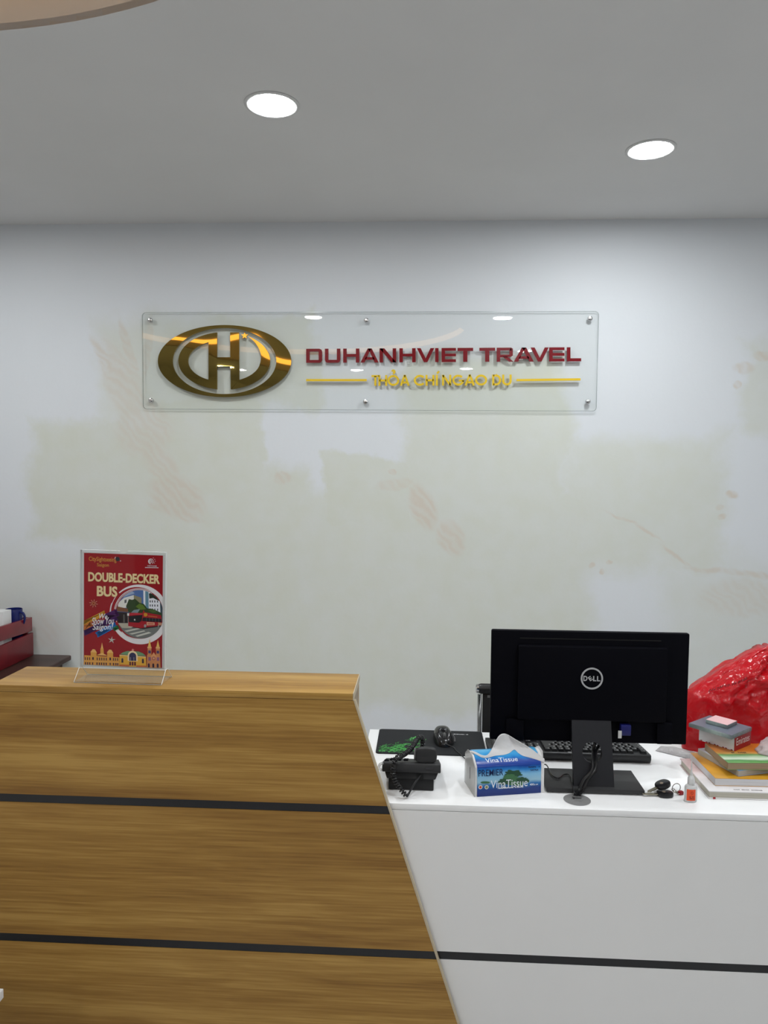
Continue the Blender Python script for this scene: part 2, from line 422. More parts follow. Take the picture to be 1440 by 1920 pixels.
plain_wall = mat('plain_wall_paint', (.82, .82, .81, 1), .8, bump=.05)
ceil_mat = mat('ceiling_paint', (.70, .695, .685, 1), .85, spec=.2, noise_amt=.03, noise_scale=3)
struct('wall_back', MB().box(XL - .1, XR + .1, YW, YW + .12, -.05, ZC + .35), wall_paint())
struct('wall_left', MB().box(XL - .12, XL, YF, YW, -.05, ZC + .35), plain_wall)
struct('wall_right', MB().box(XR, XR + .12, YF, YW, -.05, ZC + .35), plain_wall)

# floor of large porcelain tiles (never in view, it throws light back up)
def tile_floor():
    m = bpy.data.materials.new('porcelain_floor'); m.use_nodes = True; nt = m.node_tree; b = nt.nodes['Principled BSDF']
    tc = nt.nodes.new('ShaderNodeTexCoord'); br = nt.nodes.new('ShaderNodeTexBrick')
    br.offset = 0; br.inputs['Scale'].default_value = 1; br.inputs['Brick Width'].default_value = .6; br.inputs['Row Height'].default_value = .6
    br.inputs['Mortar Size'].default_value = .003; br.inputs['Color1'].default_value = (.56, .56, .56, 1); br.inputs['Color2'].default_value = (.54, .54, .54, 1); br.inputs['Mortar'].default_value = (.3, .29, .27, 1)
    nt.links.new(tc.outputs['Object'], br.inputs['Vector']); nt.links.new(br.outputs['Color'], b.inputs['Base Color']); b.inputs['Roughness'].default_value = .25
    return m
struct('floor', MB().box(XL - .12, XR + .12, YF - .12, YW + .12, -.06, 0), tile_floor())

# street front behind the viewer: wall with a wide dark window
dark_glass = mat('night_window_glass', (.012, .014, .018, 1), .06, spec=.5)
alu = mat('dark_aluminium', (.05, .05, .05, 1), .4, metal=.6)
wf = MB()
wf.box(XL - .12, XR + .12, YF - .12, YF, 2.35, ZC + .35); wf.box(XL - .12, XL + .3, YF - .12, YF, -.05, 2.35); wf.box(XR - .3, XR + .12, YF - .12, YF, -.05, 2.35)
struct('wall_front', wf, plain_wall)
w1 = struct('window_1', MB().box(XL + .36, XR - .36, YF - .07, YF - .05, .06, 2.29), dark_glass)
fr_ = MB()
for i in range(5):
    x = XL + .33 + (XR - XL - .66) * i / 4; fr_.box(x - .03, x + .03, YF - .09, YF - .03, 0, 2.35)
fr_.box(XL + .3, XR - .3, YF - .09, YF - .03, 2.29, 2.35); fr_.box(XL + .3, XR - .3, YF - .09, YF - .03, 0, .06)
part('window_frame', fr_, alu, w1)

# ceiling with a round raised recess and a warm cove
RCX, RCY, RCR, RCH = -1.358, .392, 1.742, .17
NSEG = 128
def sq(i):
    a = 2 * math.pi * (i + .5) / NSEG; c, s = math.cos(a), math.sin(a)
    ks = []
    if c > 1e-6: ks.append((XR + .12 - RCX) / c)
    if c < -1e-6: ks.append((XL - .12 - RCX) / c)
    if s > 1e-6: ks.append((YW + .01 - RCY) / s)
    if s < -1e-6: ks.append((YF - .12 - RCY) / s)
    k = min(ks); return (RCX + c * k, RCY + s * k)
outer = [sq(i) for i in range(NSEG)]
# snap the nearest outline points onto the room corners
for cx in (XR + .12, XL - .12):
    for cy in (YW + .01, YF - .12):
        j = min(range(NSEG), key=lambda k: (outer[k][0] - cx) ** 2 + (outer[k][1] - cy) ** 2); outer[j] = (cx, cy)
inner = [(RCX + RCR * math.cos(2 * math.pi * (i + .5) / NSEG), RCY + RCR * math.sin(2 * math.pi * (i + .5) / NSEG)) for i in range(NSEG)]
struct('ceiling', MB().ring_prism(outer, inner, ZC, ZC + .02, 'XY'), ceil_mat)
rim_mat = mat('recess_rim_paint', (.66, .60, .53, 1), .8, spec=.2)
inner2 = [(RCX + (RCR + .02) * math.cos(2 * math.pi * (i + .5) / NSEG), RCY + (RCR + .02) * math.sin(2 * math.pi * (i + .5) / NSEG)) for i in range(NSEG)]
struct('trim_1', MB().ring_prism(inner2, inner, ZC + .0005, ZC + RCH, 'XY'), rim_mat)
struct('ceiling_recess', MB().prism(inner2, ZC + RCH, ZC + RCH + .02, 'XY'), ceil_mat)
led = mat('warm_cove_glow', (.9, .7, .5, 1), .5, emit=(1, .58, .24, 1), strength=3.4)
cv0 = [(RCX + (RCR - .001) * math.cos(2 * math.pi * i / 160), RCY + (RCR - .001) * math.sin(2 * math.pi * i / 160)) for i in range(160)]
cv1 = [(RCX + (RCR - .006) * math.cos(2 * math.pi * i / 160), RCY + (RCR - .006) * math.sin(2 * math.pi * i / 160)) for i in range(160)]
tag(part('cove_light_strip', MB().ring_prism(cv0, cv1, ZC + .112, ZC + RCH - .001, 'XY'), led), 'warm amber glowing cove band inside the round ceiling recess', 'light strip')

# ---------------------------------------------------------------- downlights
trim_white = mat('downlight_trim', (.62, .62, .61, 1), .45)
lamp_face = mat('downlight_diffuser', (.9, .9, .9, 1), .5, emit=(.945, .985, 1.01, 1), strength=LAMP)
def downlight(x, y, z, label, group=None):
    t = thing('downlight', label, 'ceiling light', (x, y, z), 0, group)
    part('trim_ring', MB().lathe([(.077, -.0005), (.094, -.0005), (.094, -.003), (.088, -.006), (.080, -.005), (.077, -.002)], 48, close=False), trim_white, t, False)
    part('diffuser', MB().lathe([(.0, -.0042), (.070, -.0042), (.0765, -.0022), (.0765, -.0008), (.0, -.0008)], 48, close=False), lamp_face, t, False)
    return t
p1, p2 = onZ(510, 196, ZC), onZ(1220, 280, ZC)
downlight(p1.x, p1.y, ZC, 'lit round downlight in the ceiling left of centre, nearer to the camera')
downlight(p2.x, p2.y, ZC, 'lit round downlight in the ceiling at the right, nearer to the wall')
for x, y, z in ((-1.05, .55, ZC + RCH), (.62, 1.36, ZC), (1.03, -.36, ZC), (-.86, -1.9, ZC), (.5, -1.75, ZC), (-2.35, -1.9, ZC), (1.62, 1.85, ZC), (-2.15, 2.7, ZC), (2.2, -1.9, ZC)):  # the last three are added, unseen, to brighten desk, wall and room
    downlight(x, y, z, 'round downlight in the ceiling out of view, mirrored in the acrylic sign or added as fill light', 'downlights over the customer area')

# ================================================================ reception counter, wood
YC, YCB = 1.7567, 1.927
XCL, XCR = -1.0617, -.1651
ZT, ZTB = 1.0254, 1.0079
W1, W2, W3, W4 = .7510, .7303, .3920, .3711
oak = wood_mat('oak_laminate', (.230, .112, .022), (.345, .187, .041), (.470, .280, .072))
oak_edge = mat('beige_edge_band', (.52, .44, .31, 1), .5)
black_strip = mat('black_inlay', (.012, .012, .014, 1), .35)
pb = onY(856.5, 1920, YC)
def slant(z): return XCR + .0015 + (pb.x - XCR) * (ZTB - z) / (ZTB - pb.z)
rc = thing('reception_counter', 'oak laminate reception counter with black inlay strips and slanted right end', 'counter', ((XCL + XCR) / 2, YC + .1, 0))
part('counter_top', MB().box(XCL, XCR, YC - .001, YCB, ZTB + .0008, ZT, .0012), oak, rc)
part('top_edge_band', MB().box(XCR + .0002, XCR + .0022, YC - .001, YCB, ZTB + .0008, ZT + .0003), oak_edge, rc, label='pale edge band on the counter top')
TH = .018
for name, za, zb, m, y0 in (('front_panel', ZTB, W1, oak, YC), ('black_strip', W1 - .0006, W2 + .0006, black_strip, YC + .001), ('front_panel', W2, W3, oak, YC), ('black_strip', W3 - .0006, W4 + .0006, black_strip, YC + .001), ('front_panel', W4, .0, oak, YC)):
    part(name, MB().prism([(XCL, za), (slant(za), za), (slant(zb), zb), (XCL, zb)], y0, YC + TH, 'XZ'), m, rc)
d = .0045
part('slanted_edge_band', MB().prism([(slant(ZTB) + .0003, ZTB), (slant(ZTB) + .0003 + d, ZTB), (slant(0) + .0003 + d, 0), (slant(0) + .0003, 0)], YC - .0006, YC + .0135, 'XZ'), oak_edge, rc, label='pale edge band along the slanted end')
part('end_panel', MB().box(XCR - .018, XCR, YC + TH + .0005, YCB - .0185, .0, ZTB), mat('oak_end_grey', (.34, .26, .17, 1), .5, noise_amt=.15), rc)
part('end_panel', MB().box(XCL, XCL + .018, YC + TH + .0005, YCB - .0185, .0, ZTB), oak, rc)
part('back_panel', MB().box(XCL, XCR, YCB - .018, YCB, .0, ZTB), oak, rc)

# ================================================================ reception desk, white
YD, YDB, ZD, ZDB = 1.776, 2.287, .75, .734
white_lam = mat('white_laminate', (.82, .815, .805, 1), .38, spec=.4, noise_amt=.02, noise_scale=6)
white_top = mat('white_desk_top', (.90, .90, .90, 1), .33, spec=.45, noise_amt=.02, noise_scale=5)
WX0, WX1 = XCR + .0045, 1.62
zs1, zs2 = .3803, .3597
rd = thing('reception_desk', 'low white laminate reception desk with one black inlay strip, right of the oak counter', 'desk', ((WX0 + WX1) / 2, (YD + YDB) / 2, 0))
part('desk_top', MB().box(WX0, WX1, YD, YDB, ZDB + .0006, ZD, .001), white_top, rc and rd)
part('front_panel', MB().box(WX0, WX1, YD, YD + .018, zs1, ZDB - .0006), white_lam, rd)
part('black_strip', MB().box(WX0, WX1, YD + .0008, YD + .018, zs2 + .0003, zs1 - .0003), black_strip, rd)
part('front_panel', MB().box(WX0, WX1, YD, YD + .018, 0, zs2), white_lam, rd)
part('side_panel', MB().box(WX0, WX0 + .018, YD + .0185, YDB - .02, 0, ZDB), white_lam, rd)
part('side_panel', MB().box(WX1 - .018, WX1, YD + .0185, YDB - .02, 0, ZDB), white_lam, rd)

# ================================================================ acrylic company sign
YS = 3.778
acr = clear_plastic('clear_acrylic', (.984, .988, .984, 1), .95, .012, 1.45)
acr_edge = mat('acrylic_edge', (.40, .42, .41, 1), .25, spec=.5)
gold = mat('polished_gold', (.37, .265, .07, 1), .02, metal=1, bump=.30, bump_scale=3.0)
gold_side = mat('gold_return', (.50, .36, .13, 1), .2, metal=1)
steel = mat('brushed_steel', (.62, .62, .62, 1), .22, metal=1)
red_acr = mat('crimson_acrylic', (.185, .0015, .007, 1), .25, spec=.3)
yel_acr = mat('yellow_acrylic', (.80, .54, .025, 1), .3, spec=.3)
SX0, SX1, SZ0, SZ1 = onY(267, 677, YS).x, onY(1121, 675, YS).x, 1.8555, 2.3455
sg = thing('company_sign', 'clear acrylic company sign with gold emblem and red lettering on the wall', 'sign', ((SX0 + SX1) / 2, YW, (SZ0 + SZ1) / 2))
ol = rrect(SX0, SX1, SZ0, SZ1, .02); il = rrect(SX0 + .0026, SX1 - .0026, SZ0 + .0026, SZ1 - .0026, .0175)
part('acrylic_sheet', MB().prism(il, YS, YS + .006, 'XZ'), acr, sg)
part('acrylic_edge', MB().ring_prism(ol, il, YS, YS + .006, 'XZ'), clear_plastic('acrylic_polished_edge', (.74, .76, .75, 1), .8, .1, 1.5), sg)
for u, v in ((282, 600.5), (687, 601), (1106, 597.5), (283.5, 751), (685.5, 753.5), (1102, 753)):
    p = onY(u, v, YS)
    M = T(p.x, YS, p.z) @ RX(math.pi / 2)
    so = part('standoff', MB().lathe([(0, .011), (.006, .011), (.0105, .0095), (.0125, .006), (.0125, .0006), (0, .0006)], 24, M), steel, sg)
    part('standoff_barrel', MB().lathe([(.008, -.0065), (.008, -(YW - YS) + .0005)], 20, M), steel, so)
YE = YS - .0006      # face of the sheet; the emblem stands proud of it
ZE = .010
def E2(u, v): p = onY(u, v, YS - ZE); return (p.x, p.z)
def emb(name, poly, inner=None):
    mb = MB().use(gold)
    if inner: mb.ring_prism(poly, inner, YE - ZE, YE, 'XZ')
    else: mb.prism(poly, YE - ZE, YE, 'XZ')
    return part(name, mb, gold, em, auto=False)
em = part('emblem_ring', MB().use(gold).ring_prism([E2(*p) for p in arc(421, 677, 125, 67.6, 0, 360, 96)[:-1]], [E2(*p) for p in arc(420.8, 676.8, 97.3, 62, 0, 360, 96)[:-1]], YE - ZE, YE, 'XZ'), gold, sg, auto=False)
EX, EY = 420.5, 676.7
aL = math.degrees(math.acos(13.5 / 86)); bL = math.degrees(math.acos(29.5 / 68))
o_ = arc(EX, EY, 86, 54, 180 - aL, 180 + aL, 40); i_ = arc(EX, EY, 68, 39, 180 - bL, 180 + bL, 40)
mb = MB()
mb.ring_prism([E2(*p) for p in o_] + [E2(407, EY)] , [E2(*p) for p in i_] + [E2(391, EY)], YE - ZE, YE, 'XZ')
part('emblem_left_letter', mb, gold, em, auto=False)
part('emblem_crossbar', MB().prism([E2(*p) for p in ((407.2, 669.8), (432, 669.8), (432, 686.5), (407.2, 686.5))], YE - ZE, YE, 'XZ'), gold, em, auto=False)
part('emblem_stem', MB().prism([E2(*p) for p in ((431.4, 623.2), (448.2, 623.2), (448.6, 712.6), (432.6, 729.9))], YE - ZE, YE, 'XZ'), gold, em, auto=False)
aR = math.degrees(math.acos(12.5 / 86)); o_, i_ = [], []
for k in range(41):
    t = k / 40.0
    ao = math.radians(aR + (-58.0 - aR) * t); ai = math.radians(65 + (-58.0 - 65) * t)
    w_ = max(0.0, (t - .45) / .55) ** 1.6
    o_.append((EX + 86 * math.cos(ao), EY + 54 * math.sin(ao)))
    i_.append((EX + (67.5 + 18.3 * w_) * math.cos(ai), EY + (39 + 14.8 * w_) * math.sin(ai)))
mb = MB()
for k in range(40):
    mb.prism([E2(*o_[k]), E2(*o_[k + 1]), E2(*i_[k + 1]), E2(*i_[k])], YE - ZE, YE, 'XZ')
part('emblem_right_letter', mb, gold, em, auto=False)
st = []
for k in range(10):
    r = 7.0 if k % 2 == 0 else 2.9; a = math.radians(-90 + 36 * k); st.append(E2(458.7 + r * math.cos(a), 629.3 + r * math.sin(a)))
part('emblem_star', MB().prism(st, YE - ZE, YE, 'XZ'), gold, em, auto=False)

# --- red block letters
def red_glyph(ch, u0, u1, name='red_letter'):
    k0, k1 = (u0 - 574) / 515.0, (u1 - 574) / 515.0
    t0, b0 = 654 - 3 * k0, 680.2 - 2.8 * k0
    def G(x, y):      # x 0..1, y 0 (top)..1 (bottom)
        u = u0 + (u1 - u0) * x; v = t0 + (b0 - t0) * y - 3 * (k1 - k0) * x
        p = onY(u, v, YS - .006); return (p.x, p.z)
    w = 6.6 / (u1 - u0); h = 5.2 / (b0 - t0)
    Q = {'D': [[(0, 0), (w, 0), (w, 1), (0, 1)], [(w, 0), (.82, 0), (.82, h), (w, h)], [(w, 1 - h), (.84, 1 - h), (.84, 1), (w, 1)], [(1 - w, .2), (1, .2), (1, .82), (1 - w, .82)], [(.82, 0), (.95, .06), (1, .2), (1 - w, .2), (.82, h)], [(.84, 1), (.95, .95), (1, .82), (1 - w, .82), (.84, 1 - h)]],
         'U': [[(0, 0), (w, 0), (w, .8), (0, .8)], [(1 - w, 0), (1, 0), (1, .8), (1 - w, .8)], [(.16, 1 - h), (.84, 1 - h), (.84, 1), (.16, 1)], [(0, .8), (w, .8), (.16, 1 - h), (.16, 1), (.05, .95)], [(1, .8), (.95, .95), (.84, 1), (.84, 1 - h), (1 - w, .8)]],
         'H': [[(0, 0), (w, 0), (w, 1), (0, 1)], [(1 - w, 0), (1, 0), (1, 1), (1 - w, 1)], [(w, .39), (1 - w, .39), (1 - w, .39 + h), (w, .39 + h)]],
         'A': [[(.40, 0), (.62, 0), (.5, .22), (.22, 1), (0, 1)], [(.40, 0), (.62, 0), (1, 1), (.78, 1), (.5, .22)], [(.3, .62), (.72, .62), (.79, .8), (.24, .8)]],
         'N': [[(0, 0), (w, 0), (w, 1), (0, 1)], [(1 - w, 0), (1, 0), (1, 1), (1 - w, 1)], [(0, 0), (w * 1.35, 0), (1, 1), (1 - w * 1.35, 1)]],
         'V': [[(0, 0), (.22, 0), (.5, .74), (.5, 1), (.4, 1)], [(1, 0), (.78, 0), (.5, .74), (.5, 1), (.6, 1)]],
         'I': [[(0, 0), (1, 0), (1, 1), (0, 1)]],
         'E': [[(0, 0), (w, 0), (w, 1), (0, 1)], [(w, 0), (1, 0), (1, h), (w, h)], [(w, .4), (1, .4), (1, .4 + h), (w, .4 + h)], [(w, 1 - h), (1, 1 - h), (1, 1), (w, 1)]],
         'T': [[(0, 0), (1, 0), (1, h * 1.1), (0, h * 1.1)], [(.5 - w * .6, h * 1.1), (.5 + w * .6, h * 1.1), (.5 + w * .6, 1), (.5 - w * .6, 1)]],
         'R': [[(0, 0), (w, 0), (w, 1), (0, 1)], [(w, 0), (.86, 0), (.9, h), (w, h)], [(.86, 0), (.97, .07), (.97, .56), (.76, .5), (.76, h)], [(w, .5), (.76, .5), (.97, .56), (.86, .66), (w, .5 + h)], [(.36, .64), (.62, .62), (1, 1), (.74, 1)]],
         'L': [[(0, 0), (w, 0), (w, 1), (0, 1)], [(w, 1 - h * 1.1), (1, 1 - h * 1.1), (1, 1), (w, 1)]]}[ch]
    mb = MB()
    for q in Q: mb.prism([G(*p) for p in q], YE - .006, YE, 'XZ')
    return part(name, mb, red_acr, sg, auto=False)
for ch, a, b in (('D', 574, 604), ('U', 609.1, 638.1), ('H', 643.4, 673.8), ('A', 676, 709.8), ('N', 711.6, 742.8), ('H', 748.8, 779.3), ('V', 781.6, 814.4), ('I', 815.9, 822.3), ('E', 827.9, 855), ('T', 857.8, 887.2),
                 ('T', 898.8, 928.4), ('R', 931.3, 962.6), ('A', 963.5, 1000.6), ('V', 995, 1029), ('E', 1029.7, 1058.4), ('L', 1063, 1089.7)):
    red_glyph(ch, a, b)
# --- yellow line letters
def yel_glyph(ch, u0, u1):
    k = (u0 - 696) / 263.0; t0, b0 = 703.2 - 1.2 * k, 723.2 - 1.0 * k; W, H = u1 - u0, b0 - t0; s = 3.5
    cx, cy = (u0 + u1) / 2, (t0 + b0) / 2; x0, x1, y0, y1 = u0 + s / 2, u1 - s / 2, t0 + s / 2, b0 - s / 2
    S = []
    if ch == 'T': S = [[(u0, y0), (u1, y0)], [(cx, y0), (cx, b0)]]
    elif ch == 'H': S = [[(x0, t0), (x0, b0)], [(x1, t0), (x1, b0)], [(x0, cy), (x1, cy)]]
    elif ch in 'OQ':
        S = [arc(cx, cy, W / 2 - s / 2, H / 2 - s / 2, 0, 360, 32)]
        if ch == 'Q': S += [arc(cx, t0 - 6.3, 2.3, 2.3, 190, 420, 10) + [(cx, t0 - 2.2)]]
    elif ch == 'A': S = [[(x0, b0), (cx, t0)], [(cx, t0), (x1, b0)], [(x0 + W * .2, cy + H * .2), (x1 - W * .2, cy + H * .2)]]
    elif ch == 'C': S = [arc(cx + 1, cy, W / 2 - s / 2 + 1, H / 2 - s / 2, 42, 318, 26)]
    elif ch == 'G': S = [arc(cx, cy, W / 2 - s / 2, H / 2 - s / 2, 5, 318, 28), [(cx + 1, cy + 1), (x1 + s / 2, cy + 1)]]
    elif ch == 'I': S = [[(cx, t0), (cx, b0)], [(cx + .3, t0 - 2.4), (cx + 4.3, t0 - 6.8)]]
    elif ch == 'N': S = [[(x0, b0), (x0, t0)], [(x0, t0 + .8), (x1, b0 - .8)], [(x1, b0), (x1, t0)]]
    elif ch == 'D': S = [[(x0, t0), (x0, b0)], [(x0, y0), (cx - 1, y0)] + arc(cx - 1, cy, W / 2 - s / 2 + 1, H / 2 - s / 2, -90, 90, 18) + [(x0, y1)]]
    elif ch == 'U': S = [[(x0, t0), (x0, cy + 2)] + arc(cx, cy + 2, W / 2 - s / 2, H / 2 - s / 2 - 2, 180, 0, 16) + [(x1, t0)]]
    mb = MB()
    for pl in S:
        ribbon_prism(mb, [Vector(onY(u, v, YS - .01).xz) for u, v in pl], s * 1.06 * YS / FPX, YE - .006, YE, None, 'XZ')
    return part('yellow_letter', mb, yel_acr, sg, auto=False)
for ch, a, b in (('T', 696.3, 710.9), ('H', 709.5, 725.7), ('Q', 726.6, 748.4), ('A', 749.7, 768), ('C', 776, 796.6), ('H', 798, 814.4), ('I', 817.2, 821), ('N', 829, 846), ('G', 848.2, 870.3), ('A', 871.3, 890.4), ('O', 891, 913.4), ('D', 923.2, 939.7), ('U', 942, 959.4)):
    yel_glyph(ch, a, b)
for a, b in (((574, 712.6), (687.5, 712.6)), ((968.5, 712.6), (1088.5, 711.2))):
    mb = MB(); ribbon_prism(mb, [Vector(onY(*a, YS - .01).xz), Vector(onY(*b, YS - .01).xz)], .0105, YE - .01, YE)
    part('yellow_bar', mb, yel_acr, sg)

# ================================================================ poster in an acrylic stand on the counter
def paint(r, g, b, rough=.35): return mat('print_%d_%d_%d' % (r, g, b), rgb(r, g, b), rough)
PYC = 1.822
pc = onZ(236, 1272, ZT)
hold = thing('sign_holder', 'clear acrylic table stand holding a red double-decker bus poster on the oak counter', 'sign holder', (pc.x, PYC, ZT), -.02)
PW, PH = .2035, .2845                       # printed sheet
lean = math.radians(1.0)                    # the sheet stands a little crooked in its foot
c0 = Vector((.001, 0, .0315 + PH / 2 + .004))
PM = T(*c0) @ RY(lean) @ RX(math.pi / 2)     # local x right, y up, z towards the viewer
def sheet(poly, z0, z1, mb=None, m=None): return (mb or MB()).prism(poly, z0, z1, 'XY', 0, PM)
hw, hh = PW / 2 + .0075, PH / 2 + .0075
notch = [(-hw, -hh - .001), (hw, -hh - .001), (hw, hh), (.011, hh), (.004, hh - .007), (-.004, hh - .007), (-.011, hh), (-hw, hh)]
clear2 = clear_plastic('holder_acrylic', (.986, .988, .988, 1), .9, .03, 1.38)
part('front_pane', sheet(notch, .0022, .0042), clear2, hold, False)
part('back_pane', sheet(notch, -.0042, -.0022), clear2, hold, False)
edge2 = mat('holder_edge', (.62, .64, .64, 1), .15, spec=.6)
eb = MB()
for x0, x1, y0, y1 in ((-hw - .0012, -hw, -hh, hh), (hw, hw + .0012, -hh, hh), (-hw, -.011, hh, hh + .001), (.011, hw, hh, hh + .001)):
    eb.prism([(x0, y0), (x1, y0), (x1, y1), (x0, y1)], -.0042, .0042, 'XY', 0, PM)
part('pane_edge', eb, edge2, hold, False)
ft = MB(); fw = .112
ft.prism([(-.036, 0), (.036, 0), (.036, .003), (.0085, .030), (.0055, .030), (.030, .003), (-.030, .003), (-.0055, .030), (-.0085, .030), (-.036, .003)], -fw, fw, 'YZ')
part('foot', ft, clear2, hold, False)
fe = MB()
for s in (-1, 1):
    for y in (-.036, .036): fe.tube([(-fw, y, .0015), (fw, y, .0015)], .0009, 6)
    fe.tube([(s * fw, -.036, .002), (s * fw, -.007, .031), (s * fw, .007, .031), (s * fw, .036, .002)], .0008, 6)
fe.tube([(-fw, -.0072, .0305), (fw, -.0072, .0305)], .0008, 6)
part('foot_edge', fe, mat('acrylic_bright_edge', (.80, .82, .82, 1), .2), hold, False)

RED = paint(150, 8, 22)
poster = part('poster', MB().use(paint(205, 206, 205)).prism([(-PW / 2 - .004, -PH / 2 - .004), (PW / 2 + .005, -PH / 2 - .004), (PW / 2 + .005, PH / 2 + .003), (-PW / 2 - .004, PH / 2 + .003)], -.0008, .0004, 'XY', 0, PM).use(RED).prism([(-PW / 2, -PH / 2), (PW / 2, -PH / 2), (PW / 2, PH / 2), (-PW / 2, PH / 2)], .0004, .0005, 'XY', 0, PM), RED, hold, False)
def pu(px, py):        # place on the printed sheet, from a measured position
    cx, cy = (px - 130) * 6.545, (py - 1010) * 6.545; t = (cy - 147) / 1383
    u = (cx - 232 + 17 * t) / (986 - 11 * t) - .5; v = .5 - (cy - 149 - 18 * (u + .5)) / 1380
    return Vector((u * PW, v * PH))
def clipx(p): return (max(-PW / 2, min(PW / 2, p[0])), max(-PH / 2, min(PH / 2, p[1])))
def clip_poly(poly, clip):
    out = [Vector(p) for p in poly]
    n = len(clip)
    for i in range(n):
        a, b = Vector(clip[i]), Vector(clip[(i + 1) % n]); inp, out = out, []
        if not inp: break
        def side(p): return (b.x - a.x) * (p.y - a.y) - (b.y - a.y) * (p.x - a.x)
        for k in range(len(inp)):
            p, q = inp[k - 1], inp[k]; sp, sq_ = side(p), side(q)
            if (sp >= 0) != (sq_ >= 0): out.append(p + (q - p) * (sp / (sp - sq_)))
            if sq_ >= 0: out.append(q)
    return out
LAY = [.0006]
def flat(mb, m, pts, step=True, clip=None):
    p = clip_poly(pts, clip) if clip else [Vector(clipx(q)) for q in pts]
    if len(p) < 3: return
    if step: LAY[0] += .00001
    mb.use(m).poly([(q.x, q.y, LAY[0]) for q in p], PM)
def z3(x, y): return pu(130 + x / 6.545, 1010 + y / 6.545)      # crop of the whole stand
def z6(x, y): return pu(215 + x / 13.714, 1085 + y / 13.714)    # crop of the photo disc
def z7(x, y): return pu(155 + x / 8.727, 1195 + y / 8.727)      # crop of the skyline
def circ(c, r, n=40): return [(c.x + r * math.cos(2 * math.pi * k / n), c.y + r * math.sin(2 * math.pi * k / n)) for k in range(n)]
# swirl ring
WHT = paint(226, 224, 226); sw = MB()
cc = z3(918, 893); R1 = abs(z3(918, 525).y - cc.y)
ro, ri = [], []
for k in range(73):
    a = math.radians(-215 + 350 * k / 72.0); wdt = .30 * (.5 - .5 * math.cos(min(1, k / 26.0) * math.pi)) if k < 46 else .30 - .24 * (k - 46) / 26.0
    wdt = max(.02, wdt * .62)
    ro.append((cc.x + R1 * math.cos(a), cc.y + R1 * math.sin(a))); ri.append((cc.x + R1 * (1 - wdt) * math.cos(a), cc.y + R1 * (1 - wdt) * math.sin(a)))
for k in range(72): flat(sw, WHT, [ro[k], ro[k + 1], ri[k + 1], ri[k]], False)
for rr_, a0, a1, wd in ((.875, 40, 170, .022), (.835, 60, 200, .016), (.86, 225, 260, .02), (1.02, 160, 190, .03)):
    A = arc(cc.x, cc.y, R1 * rr_, R1 * rr_, a0, a1, 24); B = arc(cc.x, cc.y, R1 * (rr_ - wd), R1 * (rr_ - wd), a0, a1, 24)
    for k in range(24): flat(sw, WHT, [A[k], A[k + 1], B[k + 1], B[k]], False)
part('printed_swirl', sw, WHT, poster, False)
# photo disc
LAY[0] = .0008
ph = MB(); dc = z6(772, 838); dr = abs(z6(772, 215).y - dc.y) * 1.0
CL = [(min(x, PW / 2), y) for x, y in circ(dc, dr, 48)]
def pf(r, g, b, pts): flat(ph, paint(r, g, b), [z6(*p) for p in pts], True, CL)
pf(82, 112, 165, [(0, 100), (1500, 100), (1500, 1100), (0, 1100)])
pf(150, 170, 200, [(250, 300), (560, 230), (640, 300), (300, 420)])
pf(222, 222, 216, [(200, 560), (360, 420), (615, 345), (615, 620), (460, 660), (200, 720)])
pf(140, 134, 104, [(615, 345), (815, 410), (815, 640), (615, 640)])
pf(90, 92, 95, [(370, 480), (425, 460), (425, 545), (370, 560)])
pf(226, 230, 236, [(865, 200), (915, 200), (915, 660), (865, 640)])
pf(100, 140, 160, [(915, 200), (1000, 205), (1000, 720), (915, 680)])
pf(228, 230, 238, [(1000, 240), (1300, 300), (1310, 780), (1000, 720)])
pf(58, 78, 90, [(1290, 300), (1450, 300), (1450, 1080), (1310, 1080)])
for y_ in (470, 575, 680):
    for x_ in (1028, 1085, 1148, 1218): pf(62, 66, 74, [(x_, y_), (x_ + 26, y_ + 3), (x_ + 26, y_ + 58), (x_, y_ + 55)])
pf(34, 48, 32, [(1010, 300), (1100, 262), (1270, 380), (1275, 480), (1180, 440), (1120, 410), (1020, 430)])
pf(44, 66, 30, [(410, 640), (490, 450), (570, 470), (650, 440), (760, 540), (880, 570), (960, 680), (1100, 690), (1250, 750), (1340, 800), (1340, 900), (900, 830), (480, 800)])
pf(92, 120, 40, [(660, 640), (760, 560), (860, 600), (930, 700), (780, 720)])
pf(70, 98, 42, [(980, 720), (1120, 705), (1230, 770), (1100, 790)])
pf(122, 78, 50, [(150, 640), (460, 700), (460, 790), (150, 770)])
pf(32, 20, 20, [(150, 785), (480, 800), (480, 1070), (150, 1080)])
pf(95, 92, 88, [(335, 850), (370, 850), (375, 1060), (335, 1060)])
pf(112, 116, 113, [(0, 1075), (1500, 1050), (1500, 1600), (0, 1600)])
pf(176, 170, 152, [(200, 1080), (460, 1075), (560, 1200), (300, 1200)])
for q in ([(360, 1270), (700, 1195), (770, 1212), (430, 1300)], [(480, 1345), (870, 1250), (910, 1270), (560, 1365)], [(640, 1395), (990, 1285), (1065, 1310), (700, 1420)]): pf(196, 196, 186, q)
pf(20, 18, 18, [(480, 1170), (860, 1215), (1360, 1130), (1350, 1090), (480, 1120)])
pf(160, 18, 34, [(452, 1060), (478, 880), (500, 800), (840, 800), (866, 715), (895, 780), (1320, 850), (1330, 930), (1355, 1105), (930, 1170), (800, 1195), (460, 1150)])
pf(18, 18, 22, [(478, 890), (838, 850), (818, 1000), (745, 1055), (478, 1045)])
pf(120, 142, 148, [(540, 800), (610, 730), (775, 700), (715, 800)])
pf(22, 22, 28, [(848, 915), (1320, 940), (1332, 1030), (826, 1010)])
